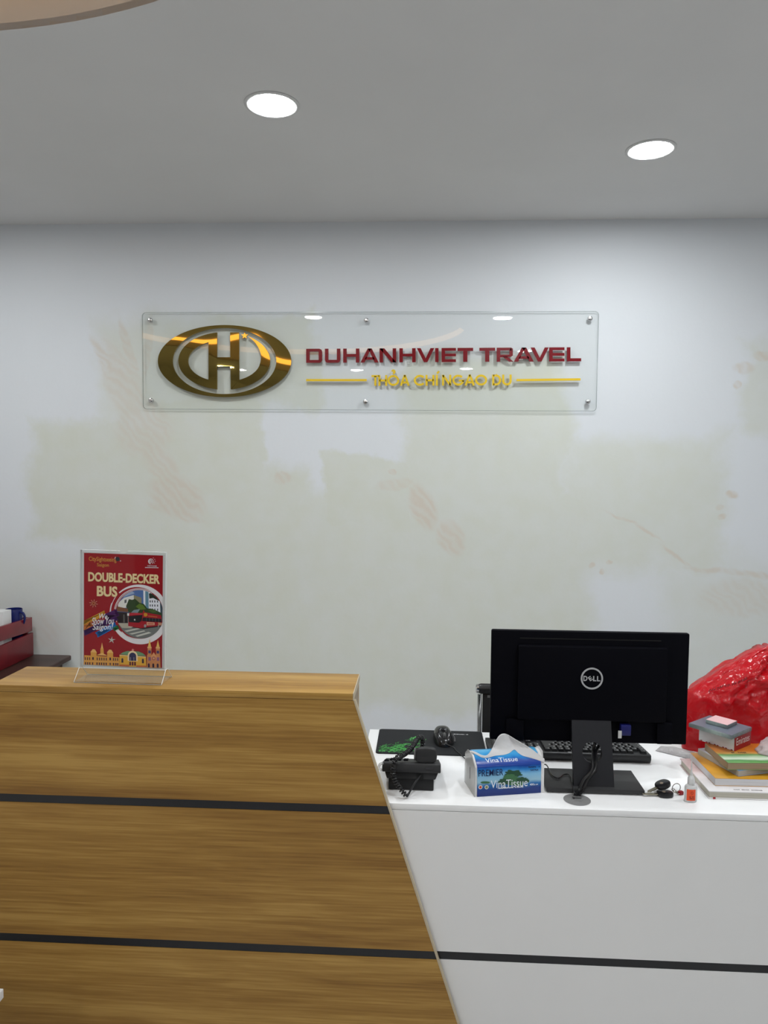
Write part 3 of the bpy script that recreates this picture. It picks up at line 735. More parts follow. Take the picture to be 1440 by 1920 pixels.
for x_ in (930, 1010, 1090, 1170, 1250): pf(70, 80, 92, [(x_, 930), (x_ + 14, 931), (x_ + 12, 1018), (x_, 1016)])
pf(196, 140, 34, [(868, 815), (905, 795), (960, 810), (968, 860), (930, 892), (880, 885)])
for x_ in range(990, 1210, 26): pf(190, 110, 50, [(x_, 862 + (x_ - 990) * .08), (x_ + 19, 864 + (x_ - 990) * .08), (x_ + 19, 890 + (x_ - 990) * .08), (x_, 888 + (x_ - 990) * .08)])
pf(214, 170, 140, [(945, 1035), (1150, 1040), (1150, 1105), (945, 1118)]); pf(190, 140, 110, [(1240, 1035), (1345, 1045), (1345, 1105), (1250, 1112)])
pf(190, 80, 60, [(965, 1062), (1130, 1062), (1130, 1088), (965, 1092)])
pf(150, 150, 150, [(870, 1130), (890, 1092), (920, 1092), (938, 1130), (920, 1172), (885, 1172)]); pf(150, 150, 150, [(1232, 1130), (1245, 1095), (1262, 1100), (1262, 1140), (1245, 1150)])
pf(220, 220, 220, [(610, 985), (635, 950), (655, 985), (640, 1005)]); pf(214, 214, 208, [(440, 815), (490, 815), (490, 880), (440, 880)]); pf(150, 150, 146, [(455, 880), (468, 880), (466, 1150), (455, 1150)])
pf(205, 60, 70, [(500, 830), (700, 815), (840, 828), (836, 838), (500, 846)]); pf(226, 200, 190, [(470, 1150), (580, 1160), (575, 1172), (470, 1168)])
part('printed_photo', ph, RED, poster, False)
# paint-stroke banner with the slogan
LAY[0] = .0014
bn = MB()
def bar(c, a, b, w):
    A, B = z3(*a), z3(*b); w *= PW / 986; pl = ribbon([A, B], w, True)
    flat(bn, c, pl)
bar(paint(202, 146, 38), (190, 1015), (495, 880), 62); bar(paint(196, 110, 50), (190, 1085), (330, 1015), 70)
bar(paint(62, 18, 88), (215, 1140), (640, 930), 74); bar(paint(70, 14, 84), (480, 950), (655, 870), 90)
bar(paint(28, 112, 190), (378, 1160), (630, 1020), 66); bar(paint(34, 110, 52), (590, 1085), (660, 1050), 46)
def ptext(s, x0, y0, x1, y1, c, bold=0, shear=0, rot=0.0):
    a, b = z3((x0 + x1) / 2, (y0 + y1) / 2), 0
    LAY[0] += .00001; bn.use(c)
    text_into(bn, s, (x1 - x0) * PW / 986, (y1 - y0) * PH / 1380, PM @ T(a.x, a.y, LAY[0]) @ RZ(rot), bold, shear)
ptext('We', 415, 892, 520, 958, WHT, .012, .25, .0); ptext('Show You', 322, 938, 602, 1026, WHT, .012, .3, .06); ptext('Saigon!', 330, 1020, 592, 1112, WHT, .012, .3, .06)
part('printed_slogan', bn, RED, poster, False)
LAY[0] = .0012
bn = MB(); CRM = paint(232, 212, 160); CSH = paint(196, 150, 110)
for s, q in (('DOUBLE-DECKER', (285, 390, 1178, 505)), ('BUS', (392, 552, 648, 680))):
    ptext(s, q[0] - 5, q[1] + 4, q[2] - 4, q[3] + 4, CSH, .035); ptext(s, *q, CRM, .03)
part('printed_title', bn, RED, poster, False)
bn = MB(); OCH = paint(206, 140, 60)
ptext('CitySightseeing', 293, 196, 640, 266, OCH, .014); ptext('Saigon', 395, 272, 545, 326, OCH, .014)
flat(bn, paint(40, 40, 48), circ(z3(655, 218), .0055, 20)); flat(bn, WHT, circ(z3(690, 240), .0012, 10)); flat(bn, WHT, [z3(615, 215), z3(625, 190), z3(632, 192), z3(622, 218)])
part('printed_tour_logo', bn, RED, poster, False)
bn = MB()
for r_, a0, a1, w_ in ((34, 100, 420, 9), (16, 0, 360, 7)):
    A = arc(1068, 240, r_, r_, a0, a1, 24); B = arc(1068 + (4 if r_ > 20 else 0), 240, r_ - w_, r_ - w_, a0, a1, 24)
    for k in range(24): flat(bn, WHT, [z3(*A[k]), z3(*A[k + 1]), z3(*B[k + 1]), z3(*B[k])], False)
for x_, y_ in ((1098, 198), (1116, 214), (1122, 236), (1112, 258)): flat(bn, WHT, circ(z3(x_, y_), .0009, 8))
ptext('VIETNAM', 1022, 288, 1138, 302, WHT, .01)
for x_ in range(996, 1160, 14): flat(bn, WHT, [z3(x_, 310), z3(x_ + 10, 310), z3(x_ + 10, 320), z3(x_, 320)])
part('printed_tourism_logo', bn, RED, poster, False)
bn = MB()
for k in range(8):
    a = math.pi * k / 4 + .2
    flat(bn, paint(214, 160, 130), [Vector(q) for q in ribbon([z3(348 + 20 * math.cos(a), 768 + 20 * math.sin(a)), z3(348 + 54 * math.cos(a), 768 + 50 * math.sin(a))], .0016, True)])
A = arc(348, 768, 18, 18, 0, 360, 16); B = arc(348, 768, 11, 11, 0, 360, 16)
for k in range(16): flat(bn, paint(200, 140, 80), [z3(*A[k]), z3(*A[k + 1]), z3(*B[k + 1]), z3(*B[k])], False)
part('printed_sun_doodle', bn, RED, poster, False)
bn = MB()
sp_ = [z3(570 + (50 if k % 2 == 0 else 15) * math.cos(math.radians(-90 + 36 * k + 8)), 1215 + (46 if k % 2 == 0 else 14) * math.sin(math.radians(-90 + 36 * k + 8))) for k in range(10)]
for k in range(10): flat(bn, WHT if k % 2 else paint(150, 150, 130), [z3(570, 1215), sp_[k], sp_[(k + 1) % 10]], False)
part('printed_star_doodle', bn, RED, poster, False)
# skyline
LAY[0] = .0016
sk = MB()
def sf(r, g, b, pts): flat(sk, paint(r, g, b), [z7(*p) for p in pts])
Y1, Y2, PUR = (222, 160, 70), (236, 186, 110), (60, 24, 60)
sf(*Y1, [(85, 268), (665, 290), (665, 440), (70, 440)])
for x_ in (190, 465):
    sf(*Y1, [(x_, 205), (x_ + 98, 212), (x_ + 98, 290), (x_, 290)]); sf(*Y2, [(x_ - 6, 215), (x_ + 34, 165), (x_ + 70, 168), (x_ + 104, 222)])
sf(*Y1, [(355, 145), (405, 150), (410, 260), (350, 260)]); sf(*Y2, [(362, 150), (380, 50), (400, 150)]); sf(*Y2, [(290, 262), (380, 222), (470, 268)])
for x_ in (92, 128, 164, 290, 330, 366, 404, 442, 560, 594, 630): sf(*PUR, [(x_, 302), (x_ + 15, 302), (x_ + 15, 348), (x_, 348)])
for x_ in (215, 502): sf(*PUR, [(x_, 298), (x_ + 26, 298), (x_ + 26, 342), (x_, 342)])
for x_ in (92, 128, 164, 212, 285, 325, 362, 400, 438, 505, 560, 600, 630): sf(*PUR, [(x_, 384), (x_ + 18, 384), (x_ + 18, 424), (x_, 424)])
sf(*Y2, [(80, 358), (665, 372), (665, 380), (80, 366)])
sf(226, 172, 58, [(670, 248), (1108, 268), (1112, 440), (668, 440)]); sf(112, 152, 112, [(680, 240), (720, 208), (800, 180), (985, 184), (1060, 212), (1108, 256)])
sf(240, 216, 160, [(670, 246), (1108, 266), (1108, 278), (670, 258)])
sf(240, 214, 170, [z for z in arc(888, 258, 82, 84, 180, 360, 16)] + [(970, 345), (806, 345)])
sf(48, 44, 84, [z for z in arc(888, 262, 58, 58, 180, 360, 16)] + [(946, 340), (830, 340)])
for x_ in (850, 905): sf(190, 180, 180, [(x_, 280), (x_ + 6, 280), (x_ + 6, 340), (x_, 340)])
for x_ in (832, 872, 912): sf(90, 20, 50, [(x_, 356), (x_ + 28, 356), (x_ + 28, 418), (x_, 418)])
for x_ in (700, 1040): sf(48, 34, 60, [z for z in arc(x_ + 17, 320, 16, 20, 180, 360, 8)] + [(x_ + 33, 375), (x_ + 1, 375)])
sf(200, 110, 60, [(668, 405), (830, 408), (830, 440), (668, 440)]); sf(200, 110, 60, [(946, 412), (1112, 414), (1112, 440), (946, 440)])
sf(236, 150, 140, [(893 + (30 if k % 2 == 0 else 11) * math.cos(math.radians(-90 + 36 * k)), 160 + (28 if k % 2 == 0 else 10) * math.sin(math.radians(-90 + 36 * k))) for k in range(10)])
sf(204, 136, 84, [(1128, 232), (1342, 246), (1348, 445), (1118, 445)])
for x_ in (1138, 1276):
    sf(204, 136, 84, [(x_, 120), (x_ + 62, 122), (x_ + 62, 260), (x_, 260)]); sf(232, 190, 96, [(x_ + 6, 100), (x_ + 34, -30 if x_ < 1200 else -16), (x_ + 58, 100)])
    sf(232, 180, 120, [(x_ - 4, 100), (x_ + 66, 102), (x_ + 66, 126), (x_ - 4, 124)]); sf(70, 50, 100, [(x_ + 10, 160), (x_ + 52, 162), (x_ + 52, 210), (x_ + 10, 208)])
    sf(140, 90, 120, [(x_ + 10, 270), (x_ + 52, 270), (x_ + 52, 330), (x_ + 10, 330)])
sf(216, 150, 100, [(1195, 250), (1238, 190), (1282, 250), (1282, 300), (1195, 300)]); sf(150, 80, 90, arc(1237, 290, 30, 30, 0, 360, 14)[:-1]); sf(220, 160, 110, arc(1237, 290, 17, 17, 0, 360, 12)[:-1])
for x_ in (1138, 1212, 1285): sf(46, 26, 50, [z for z in arc(x_ + 16, 395, 16, 22, 180, 360, 8)] + [(x_ + 32, 440), (x_, 440)])
part('printed_skyline', sk, RED, poster, False)

# ================================================================ monitor
blk = mat('black_plastic', (.0022, .0022, .004, 1), .6, spec=.06)
blk_s = mat('black_stand_plastic', (.008, .008, .011, 1), .5, spec=.4, bump=.1, bump_scale=900)
blk_g = mat('black_base_plastic', (.030, .030, .031, 1), .5, spec=.4, bump=.1, bump_scale=900)
MYB = 1.945                                  # back of the housing, the side turned to the camera
mTL, mBR = onY(922, 1182, MYB), onY(1284, 1397, MYB); mTR = onY(1294, 1187.5, MYB)
mx0, mx1, mz0, mz1 = mTL.x, mTR.x, mBR.z, (mTL.z + mTR.z) / 2
bx0, bx1 = onZ(1026, 1490, ZD).x, onZ(1209, 1493, ZD).x; by0, by1 = onZ(1209, 1493, ZD).y, onZ(1177, 1444.5, ZD + .014).y
mon = thing('monitor', 'black desktop monitor seen from behind with a round silver badge', 'monitor', ((bx0 + bx1) / 2, (by0 + by1) / 2, ZD))
part('screen_housing', MB().box(mx0, mx1, MYB, MYB + .018, mz0, mz1, .004), blk, mon)
part('screen', MB().box(mx0 + .014, mx1 - .014, MYB + .0185, MYB + .0195, mz0 + .016, mz1 - .014), mat('screen_glass', (.02, .02, .022, 1), .15), mon)
bk = MB(); kz = mz0 + .062; rx0, rx1 = onY(981, 1380, MYB).x, onY(1229, 1380, MYB).x
hx0, hx1 = mx0 + .012, mx1 - .012
bk.box(rx0 - .02, rx1 + .02, MYB - .020, MYB - .0002, kz, mz1 - .035, .006)
part('back_bulge', bk, blk, mon)
part('back_bulge_foot', MB().box(rx1, mx1 - .04, MYB - .012, MYB - .0002, mz0 + .004, kz - .002, .003), blk, mon)
part('back_bulge_foot', MB().box(mx0 + .04, rx0, MYB - .012, MYB - .0002, mz0 + .004, kz - .002, .003), blk, mon)
part('vent_slot', MB().box(onY(975, 1200, MYB).x, onY(1240, 1200, MYB).x, MYB - .0006, MYB - .0001, mz1 - .0215, mz1 - .0185), mat('deep_black', (.001, .001, .001, 1), .8), mon)
lg = mat('badge_grey', (.42, .42, .43, 1), .4)
lc = onY(1109.8, 1272.3, MYB - .021); k = (MYB - .02) / FPX
badge = part('badge_ring', MB().lathe([(17.6 * k, -.0005), (20.6 * k, -.0005), (20.6 * k, .0012), (17.6 * k, .0012), (17.6 * k, -.0005)], 48, T(lc.x, MYB - .0205, lc.z) @ RX(math.pi / 2), False, False), lg, mon, label='silver round badge')
bt = MB(); FM = frame((lc.x, MYB - .0213, lc.z), (1, 0, 0), (0, 0, 1))
for s, xo, rot in (('D', -12.0, 0), ('E', -2.9, .62), ('L', 5.2, 0), ('L', 12.4, 0)):
    text_into(bt, s, (7.4 if s == 'D' else 6.0) * k, (9.8 if s != 'E' else 8.6) * k, FM @ T(xo * k, 0, 0) @ RZ(rot), .03)
part('badge_lettering', bt, lg, badge)
part('base', MB().box(bx0, bx1, by0, by1, ZD + .003, ZD + .0145, .0015), blk_g, mon)
for x in (bx0 + .015, bx1 - .015):
    for y in (by0 + .015, by1 - .015):
        part('rubber_foot', MB().lathe([(.008, 0), (.008, .0032)], 12, T(x, y, ZD)), blk, mon)
# stand plate with the cable hole
sb0, sb1 = onY(1076, 1475, by0 + .014), onY(1152, 1475, by0 + .014)
syb = by0 + .014; syt = MYB - .022
st0, st1 = onY(1072, 1357, syt), onY(1146, 1357, syt)
zt_, zb_ = st0.z + .03, ZD + .014
hc = onY(1111, 1411.5, (syb + syt) / 2)
n = 48; rim, hole = [], []
hr = 18.5 * 1.9 / FPX
for i in range(n):
    a = 2 * math.pi * (i + .5) / n; c_, s_ = math.cos(a), math.sin(a)
    def edge_x(z, left):
        t = (z - zb_) / (st0.z - zb_); return (sb0.x + (st0.x - sb0.x) * t) if left else (sb1.x + (st1.x - sb1.x) * t)
    k_ = min((zt_ - hc.z) / s_ if s_ > 1e-6 else 9, (zb_ - hc.z) / s_ if s_ < -1e-6 else 9, (.052) / abs(c_) if abs(c_) > 1e-6 else 9)
    x, z = hc.x + c_ * k_, hc.z + s_ * k_
    x = max(edge_x(z, True), min(edge_x(z, False), x))
    if abs(c_ * k_) > .0519: x = edge_x(z, c_ < 0)
    rim.append((x, z)); hole.append((hc.x + hr * c_, hc.z + hr * s_))
for zc_, xs in ((zt_, 1), (zb_, 0)):
    for lf in (True, False):
        xx = (sb0.x + (st0.x - sb0.x) * ((zc_ - zb_) / (st0.z - zb_))) if lf else (sb1.x + (st1.x - sb1.x) * ((zc_ - zb_) / (st0.z - zb_)))
        j = min(range(n), key=lambda q: (rim[q][0] - xx) ** 2 + (rim[q][1] - zc_) ** 2); rim[j] = (xx, zc_)
plate = MB().ring_prism(rim, hole, 0, .014, 'XZ')
tl = (syt - syb) / (st0.z - zb_)
for v in plate.bm.verts: v.co.y += syb + (v.co.z - zb_) * tl
part('stand', plate, blk_s, mon)
part('stand_neck', MB().box(st0.x + .02, st1.x - .02, syt + .012, MYB - .0002, zt_ - .06, zt_ - .005), blk, mon)
# connectors in the recess
vg = onY(1172, 1366, MYB - .012)
part('video_plug', MB().box(vg.x - .013, vg.x + .013, MYB - .022, MYB - .003, vg.z - .016, vg.z + .012, .002), mat('blue_plug', (.006, .008, .10, 1), .4), mon, label='blue video plug')
tg = onY(1160, 1374, MYB - .012)
part('cable_tag', MB().box(tg.x - .0045, tg.x + .0045, MYB - .0245, MYB - .024, tg.z - .010, tg.z + .010), mat('white_tag', (.55, .55, .53, 1), .6), mon)
gz = onZ(1083, 1497, ZD)
cab = mat('black_cable', (.008, .008, .009, 1), .3, spec=.5)
for o, nm in ((-.004, 'power_cable'), (.0045, 'video_cable')):
    pts = [(hc.x + .03 + o * 3, MYB - .01, hc.z + .03), (hc.x + .012 + o, syb + .05, hc.z - .002), (hc.x + .002 + o, syb + .012, hc.z - .014), (hc.x - .004 + o, syb - .008, hc.z - .032), onY(1098 + o * 900, 1462, syb - .012), onY(1089 + o * 900, 1482, syb - .014), (gz.x + o, gz.y, ZD + .0075)]
    part(nm, MB().tube(spline(pts, 8), .0040, 8), cab, mon)

# cable grommet in the desk
gc = onZ(1082, 1500, ZD)
gm = thing('cable_grommet', 'round translucent grey cable grommet on the desk edge behind the monitor', 'grommet', (gc.x, gc.y, ZD))
part('flange', MB().lathe([(0, .0004), (.033, .0004), (.033, .0012), (.031, .0018), (0, .0018)], 40), clear_plastic('smoky_plastic', (.72, .72, .72, 1), .5, .2, 1.4, .25, (.5, .5, .5, 1)), gm, False)
gs = MB().box(-.010, .012, .004, .012, .0018, .006, .001)
part('cable_slot', gs, mat('grey_slot', (.12, .12, .12, 1), .5), gm, False)
gt = MB(); text_into(gt, '~14', .026, .0028, T(0, -.006, .0021)); part('embossed_lettering', gt, mat('grey_emboss', (.25, .25, .25, 1), .6), gm, False)

# ================================================================ keyboard
kR, kL = onZ(1221, 1433, ZD), None
kx1 = kR.x; kx0 = kx1 - .448; ky0 = kR.y; ky1 = ky0 + .142
kb = thing('keyboard', 'full-size black keyboard lying behind the monitor stand', 'keyboard', ((kx0 + kx1) / 2, (ky0 + ky1) / 2, ZD))
kprof = [(ky0 + .006, ZD + .001), (ky0, ZD + .012), (ky0 + .001, ZD + .023), (ky0 + .006, ZD + .025), (ky1 - .002, ZD + .012), (ky1, ZD + .009), (ky1, ZD + .001)]
kblk = mat('keyboard_black', (.018, .018, .02, 1), .4, spec=.5); kkey = mat('key_black', (.012, .012, .013, 1), .35, spec=.5); kleg = mat('key_legend_grey', (.22, .22, .22, 1), .5)
part('case', MB().prism(kprof, kx0, kx1, 'YZ', .0012), kblk, kb)
def keymesh(w):
    m_ = MB(); b_ = .0072; hw_ = w / 2 - .0008
    V = [(-hw_, -.0085, 0), (hw_, -.0085, 0), (hw_, .0085, 0), (-hw_, .0085, 0), (-hw_ + .0022, -.0062, b_), (hw_ - .0022, -.0062, b_), (hw_ - .0022, .0056, b_), (-hw_ + .0022, .0056, b_)]
    m_.use(kkey).faces(V, [(3, 2, 1, 0), (4, 5, 6, 7), (0, 1, 5, 4), (1, 2, 6, 5), (2, 3, 7, 6), (3, 0, 4, 7)])
    m_.use(kleg).faces([(-hw_ + .004, -.002, b_ + .0001), (-hw_ + .008, -.002, b_ + .0001), (-hw_ + .008, .003, b_ + .0001), (-hw_ + .004, .003, b_ + .0001)], [(0, 1, 2, 3)])
    me = bpy.data.meshes.new('key'); m_.bm.to_mesh(me); m_.bm.free(); me.materials.append(kkey); me.materials.append(kleg); return me
KM = {}
def key(x, y, w):
    if w not in KM: KM[w] = keymesh(w)
    o = bpy.data.objects.new('key', KM[w]); COL.objects.link(o); o.parent = kb
    t = (y - ky0 - .006) / (ky1 - ky0 - .008); z = ZD + .0252 - .013 * t
    o.location = Vector((x, y, z)) - kb.location; o.rotation_euler = (-.097, 0, math.pi)
U = .0190
rows = [[1] * 13 + [2], [1.5] + [1] * 12 + [1.5], [1.75] + [1] * 11 + [2.25], [2.25] + [1] * 10 + [2.75], [1.25, 1.25, 1.25, 6.25, 1.25, 1.25, 1.25, 1.25]]
yk = ky0 + .019
x = kx1 - .008                        # the user sits on the far side, so the left key stands at the right here
for g in ([1], None, [1] * 4, None, [1] * 4, None, [1] * 4):
    if g is None: x -= U * (.9 if x > kx1 - .05 else .55); continue
    for w in g: key(x - w * U / 2, yk, round(w * U, 4)); x -= w * U
for g in ((15.25, 3),):
    for i in range(3): key(kx1 - .008 - (15.3 + i) * U - U / 2, yk, round(U, 4))
for r, row in enumerate(rows):
    y = ky0 + .0395 + r * .0192; x = kx1 - .008
    for w in row: key(x - w * U / 2, y, round(w * U, 4)); x -= w * U
    x = kx1 - .008 - 15.3 * U
    for i in range(3):
        if r in (0, 1, 4) or (r == 3 and i == 1): key(x - (i + .5) * U, y, round(U, 4))
    x = kx1 - .008 - 18.6 * U
    for i in range(4): key(x - (i + .5) * U, y, round(U, 4))
ws = onZ(1070, 1414, ZD + .025)
part('status_label', MB().box(ws.x - .005, ws.x + .005, ky0 + .0065, ky0 + .0085, ZD + .0247, ZD + .0254), mat('white_label', (.8, .8, .8, 1), .5), kb)

# ================================================================ mouse pad and mouse
q = [onZ(*p, ZD) for p in ((703.5, 1411.5), (712.5, 1367.5), (902, 1374.5), (915, 1421))]
padx0, padx1, pady0, pady1 = (q[0].x + q[1].x) / 2, (q[2].x + q[3].x) / 2, (q[0].y + q[3].y) / 2, min(YDB - .003, q[1].y)
pad = thing('mouse_pad', 'black mouse pad printed with green tangled snakes', 'mouse pad', ((padx0 + padx1) / 2, (pady0 + pady1) / 2, ZD))
part('pad', MB().prism(rrect(padx0, padx1, pady0, pady1, .010), ZD + .0002, ZD + .003, 'XY'), mat('pad_cloth', (.010, .011, .013, 1), .7, spec=.3, bump=.1, bump_scale=1500), pad)
sn = MB(); gmats = [mat('snake_green', (.035, .30, .04, 1), .6), mat('snake_dark_green', (.015, .14, .02, 1), .6), mat('snake_light_green', (.08, .42, .09, 1), .6)]
rs = random.Random(3)
for i in range(80):
    u0, v0 = rs.uniform(708, 786), rs.uniform(1383, 1411)
    if v0 < 1411 - (u0 - 700) * .36 - 2 or v0 < 1384: v0 = rs.uniform(1396, 1411)
    p = onZ(u0, v0, ZD + .0031); a = rs.uniform(-.6, .9); pts = []
    L_ = rs.uniform(.015, .035)
    for k in range(9):
        s = k / 8 * L_; pts.append(Vector((p.x + s * math.cos(a) + .003 * math.sin(k * 1.4 + i), p.y + s * math.sin(a) + .004 * math.cos(k * 1.3 + i * 2))))
    pts = [Vector((min(max(w_.x, padx0 + .006), padx1 - .01), min(max(w_.y, pady0 + .006), pady1 - .01))) for w_ in pts]
    Lr, Rr = ribbon(pts, rs.uniform(.0012, .0026)); sn.use(gmats[i % 3])
    for k in range(8): sn.poly([(*Lr[k], ZD + .0032 + i * .000003), (*Lr[k + 1], ZD + .0032 + i * .000003), (*Rr[k + 1], ZD + .0032 + i * .000003), (*Rr[k], ZD + .0032 + i * .000003)])
part('green_snake_print', sn, gmats[0], pad)
tp = onZ(864, 1376.2, ZD + .003); pt_ = MB(); text_into(pt_, '~13', .044, .0055, T(tp.x, tp.y - .004, ZD + .0033), .02)
part('white_lettering', pt_, mat('pad_white', (.6, .6, .6, 1), .6), pad)

mc = onZ(831, 1392, ZD + .003)
ms = thing('mouse', 'black wired computer mouse on the printed mouse pad', 'mouse', (mc.x, mc.y + .008, ZD + .003), math.pi + .10)
def mouse_shape(grow=0, zlo=0):
    mb = MB(); nu, nv = 28, 12; V = []
    for j in range(nv + 1):
        t = j / nv
        for i in range(nu):
            a = 2 * math.pi * i / nu; c_, s_ = math.cos(a), math.sin(a)
            sx = .031 * (1 - .10 * math.cos(2 * a)) * (1 - .06 * s_); sy = .050
            ex = math.copysign(abs(c_) ** .85, c_); ey = math.copysign(abs(s_) ** .85, s_)
            k = math.cos(t * math.pi / 2) ** .55 if t < 1 else 0
            lift = .0385 - .010 * max(0, ey) ** 2 * 1
            V.append((ex * (sx + grow) * k, ey * (sy + grow) * k - .006 * t, .001 + (lift * math.sin(t * math.pi / 2)) + grow))
    F_ = [(j * nu + i, j * nu + (i + 1) % nu, (j + 1) * nu + (i + 1) % nu, (j + 1) * nu + i) for j in range(nv) for i in range(nu)] + [tuple(reversed(range(nu)))]
    b = bmesh.new(); vv = [b.verts.new(v) for v in V]
    for f in F_:
        try: b.faces.new([vv[i] for i in f])
        except ValueError: pass
    bmesh.ops.remove_doubles(b, verts=list(b.verts), dist=1e-5); mb._merge(b, None, True); return mb
mblk = mat('mouse_gloss_black', (.010, .010, .011, 1), .22, spec=.5)
part('body', mouse_shape(), mblk, ms, False)
part('scroll_wheel', MB().lathe([(.004, -.0035), (.0095, -.003), (.0095, .003), (.004, .0035)], 24, T(0, .026, .0262) @ RY(math.pi / 2)), mat('wheel_grey', (.10, .10, .10, 1), .3), ms, False)
part('button_seam', MB().tube([(0, .012, .0375), (0, .034, .0335), (0, .045, .022)], .0007, 6), mat('seam_black', (.002, .002, .002, 1), .6), ms, False)
part('button_seam', MB().tube([(-.026, .006, .026), (-.012, .008, .0362), (0, .009, .0385), (.012, .008, .0362), (.026, .006, .026)], .0006, 6), MATS['seam_black'], ms, False)
part('side_trim', MB().tube([(-.031, -.02, .014), (-.033, .01, .013), (-.030, .035, .011)], .0022, 6), mat('mouse_grey_trim', (.07, .07, .075, 1), .3), ms, False)
fm = wm(ms) @ Vector((0, .050, .012))
r1, r2 = onZ(1024, 1434, ZD + .03), onZ(1040, 1458, ZD + .022)
mcab = [fm, onZ(851, 1402, ZD + .006), onZ(858, 1410, ZD + .0045), (.16, 2.01, ZD + .0025), (.27, 2.02, ZD + .0025), (.315, 1.985, ZD + .02), onZ(1024, 1434, ZD + .022), onZ(1034, 1452, ZD + .0185), onZ(1046, 1459, ZD + .0175), onZ(1058, 1452, ZD + .0178), onZ(1069, 1454, ZD + .0178), (bx0 + .066, by0 + .006, ZD + .0175), (bx0 + .067, by0 - .010, ZD + .006), onZ(1076, 1497, ZD + .003)]
part('cable', MB().tube(spline(mcab, 8), .0016, 6), cab, ms)

# ================================================================ telephone
tb = mat('phone_black', (.011, .011, .012, 1), .45, spec=.4, bump=.06, bump_scale=700)
tbt = mat('phone_top_black', (.022, .022, .023, 1), .5, spec=.4, bump=.06, bump_scale=700)
py = onZ(728, 1481, ZD).y; px0, px1 = onZ(728, 1481, ZD).x, onZ(813, 1481, ZD).x
ty = py - .012; tx0, tx1 = onY(716.5, 1438, ty).x, onY(826.5, 1438, ty).x
tz0, tz1 = onY(770, 1449, ty).z, onY(770, 1432, ty).z
tel = thing('telephone', 'black corded desk telephone seen from behind, handset on its right side', 'telephone', ((tx0 + tx1) / 2, py + .08, ZD))
part('wall_stand', MB().box(px0, px1, py, py + .085, ZD + .0005, ZD + .030, .003), tb, tel)
part('lower_body', MB().prism([(px0 - .004, ZD + .0305), (px1 + .004, ZD + .0305), (px1 + .012, tz0 - .0005), (px0 - .010, tz0 - .0005)], py - .004, py + .022, 'XZ', .003), tb, tel)
SLP = (tz1 - ZD - .012) / .18
bp_ = [(ty, tz0), (ty - .001, tz0 + .006), (ty + .004, tz1 - .002), (ty + .010, tz1), (ty + .19, tz1 - SLP * .18), (ty + .195, tz1 - SLP * .18 - .004), (ty + .19, ZD + .001), (ty + .175, ZD + .001), (ty + .035, tz0)]
part('body', MB().prism(bp_, tx0, tx1, 'YZ', .0025), tbt, tel)
part('line_socket', MB().box(onY(781, 1450, py).x, onY(794, 1450, py).x, py - .0062, py - .0040, ZD + .030, ZD + .052), mat('socket_black', (.002, .002, .002, 1), .7), tel)
part('name_plate', MB().box(onY(798, 1440, ty).x, onY(812, 1440, ty).x, ty - .0016, ty - .001, (tz0 + tz1) / 2 - .001, (tz0 + tz1) / 2 + .004), mat('plate_grey', (.03, .03, .035, 1), .4), tel)
# clear film still on the left edge
part('protective_film', MB().tube(spline([(tx0 + .002, ty + .003, tz1 - .001), (tx0 - .006, ty + .004, tz1 - .006), (tx0 - .008, ty + .006, tz0 + .006), (tx0 - .002, ty + .01, tz0 + .001)], 6), .0035, 8), clear_plastic('film', (.9, .9, .9, 1), .9, .1, 1.45, .3), tel, label='clear protective film')
for i in range(4):
    for j in range(3):
        bxk = tx0 + .022 + j * .018; byk = ty + .07 + i * .022; zz = tz1 - (byk - ty - .01) * SLP
        part('button', MB().box(-.006, .006, -.004, .004, 0, .003, .001, T(bxk, byk, zz + .0002) @ RX(-math.atan(SLP))), blk, tel)
part('button', MB().lathe([(.006, 0), (.006, .003), (.004, .004), (0, .004)], 16, T(tx0 + .010, ty + .03, tz1 - SLP * .02)), blk, tel)
# handset lying lengthways
hx0, hx1 = onY(778, 1420, ty + .02).x, onY(819.5, 1420, ty + .02).x
hs_z = tz1 + .0005
def hs_sec(y, zc, hgt, w):
    return [(hx0 + hx1) / 2 + w / 2 * math.copysign(abs(math.cos(a)) ** .55, math.cos(a)) for a in [2 * math.pi * i / 20 for i in range(20)]], [zc + hgt / 2 * math.copysign(abs(math.sin(a)) ** .6, math.sin(a)) for a in [2 * math.pi * i / 20 for i in range(20)]]
HW = hx1 - hx0; V, secs = [], []
for y, zc, hg, w in ((.006, .020, .026, .80), (.008, .0205, .036, .93), (.014, .0225, .042, 1), (.034, .0235, .040, 1), (.046, .027, .028, .9), (.060, .029, .018, .72), (.125, .027, .018, .70), (.140, .024, .028, .9), (.152, .021, .036, 1), (.172, .020, .036, 1), (.180, .020, .026, .85)):
    X_, Z_ = hs_sec(y, 0, hg, HW * w)
    V += [(X_[i], ty + y, hs_z + zc - SLP * y + Z_[i]) for i in range(20)]
F_ = [(j * 20 + i, j * 20 + (i + 1) % 20, (j + 1) * 20 + (i + 1) % 20, (j + 1) * 20 + i) for j in range(10) for i in range(20)] + [tuple(reversed(range(20))), tuple(range(200, 220))]
hb = MB(); hb.faces(V, F_, None, True); bmesh.ops.recalc_face_normals(hb.bm, faces=list(hb.bm.faces))
hs = part('handset', hb, tbt, tel)
part('earpiece_ring', MB().tube([(hx0 - .0005, ty + .022 + .012 * math.cos(a), hs_z + .016 + .014 * math.sin(a)) for a in [2 * math.pi * i / 20 for i in range(20)]], .0022, 6, None, True), mat('earpiece_grey', (.14, .14, .14, 1), .4), hs, label='grey ring of the earpiece')
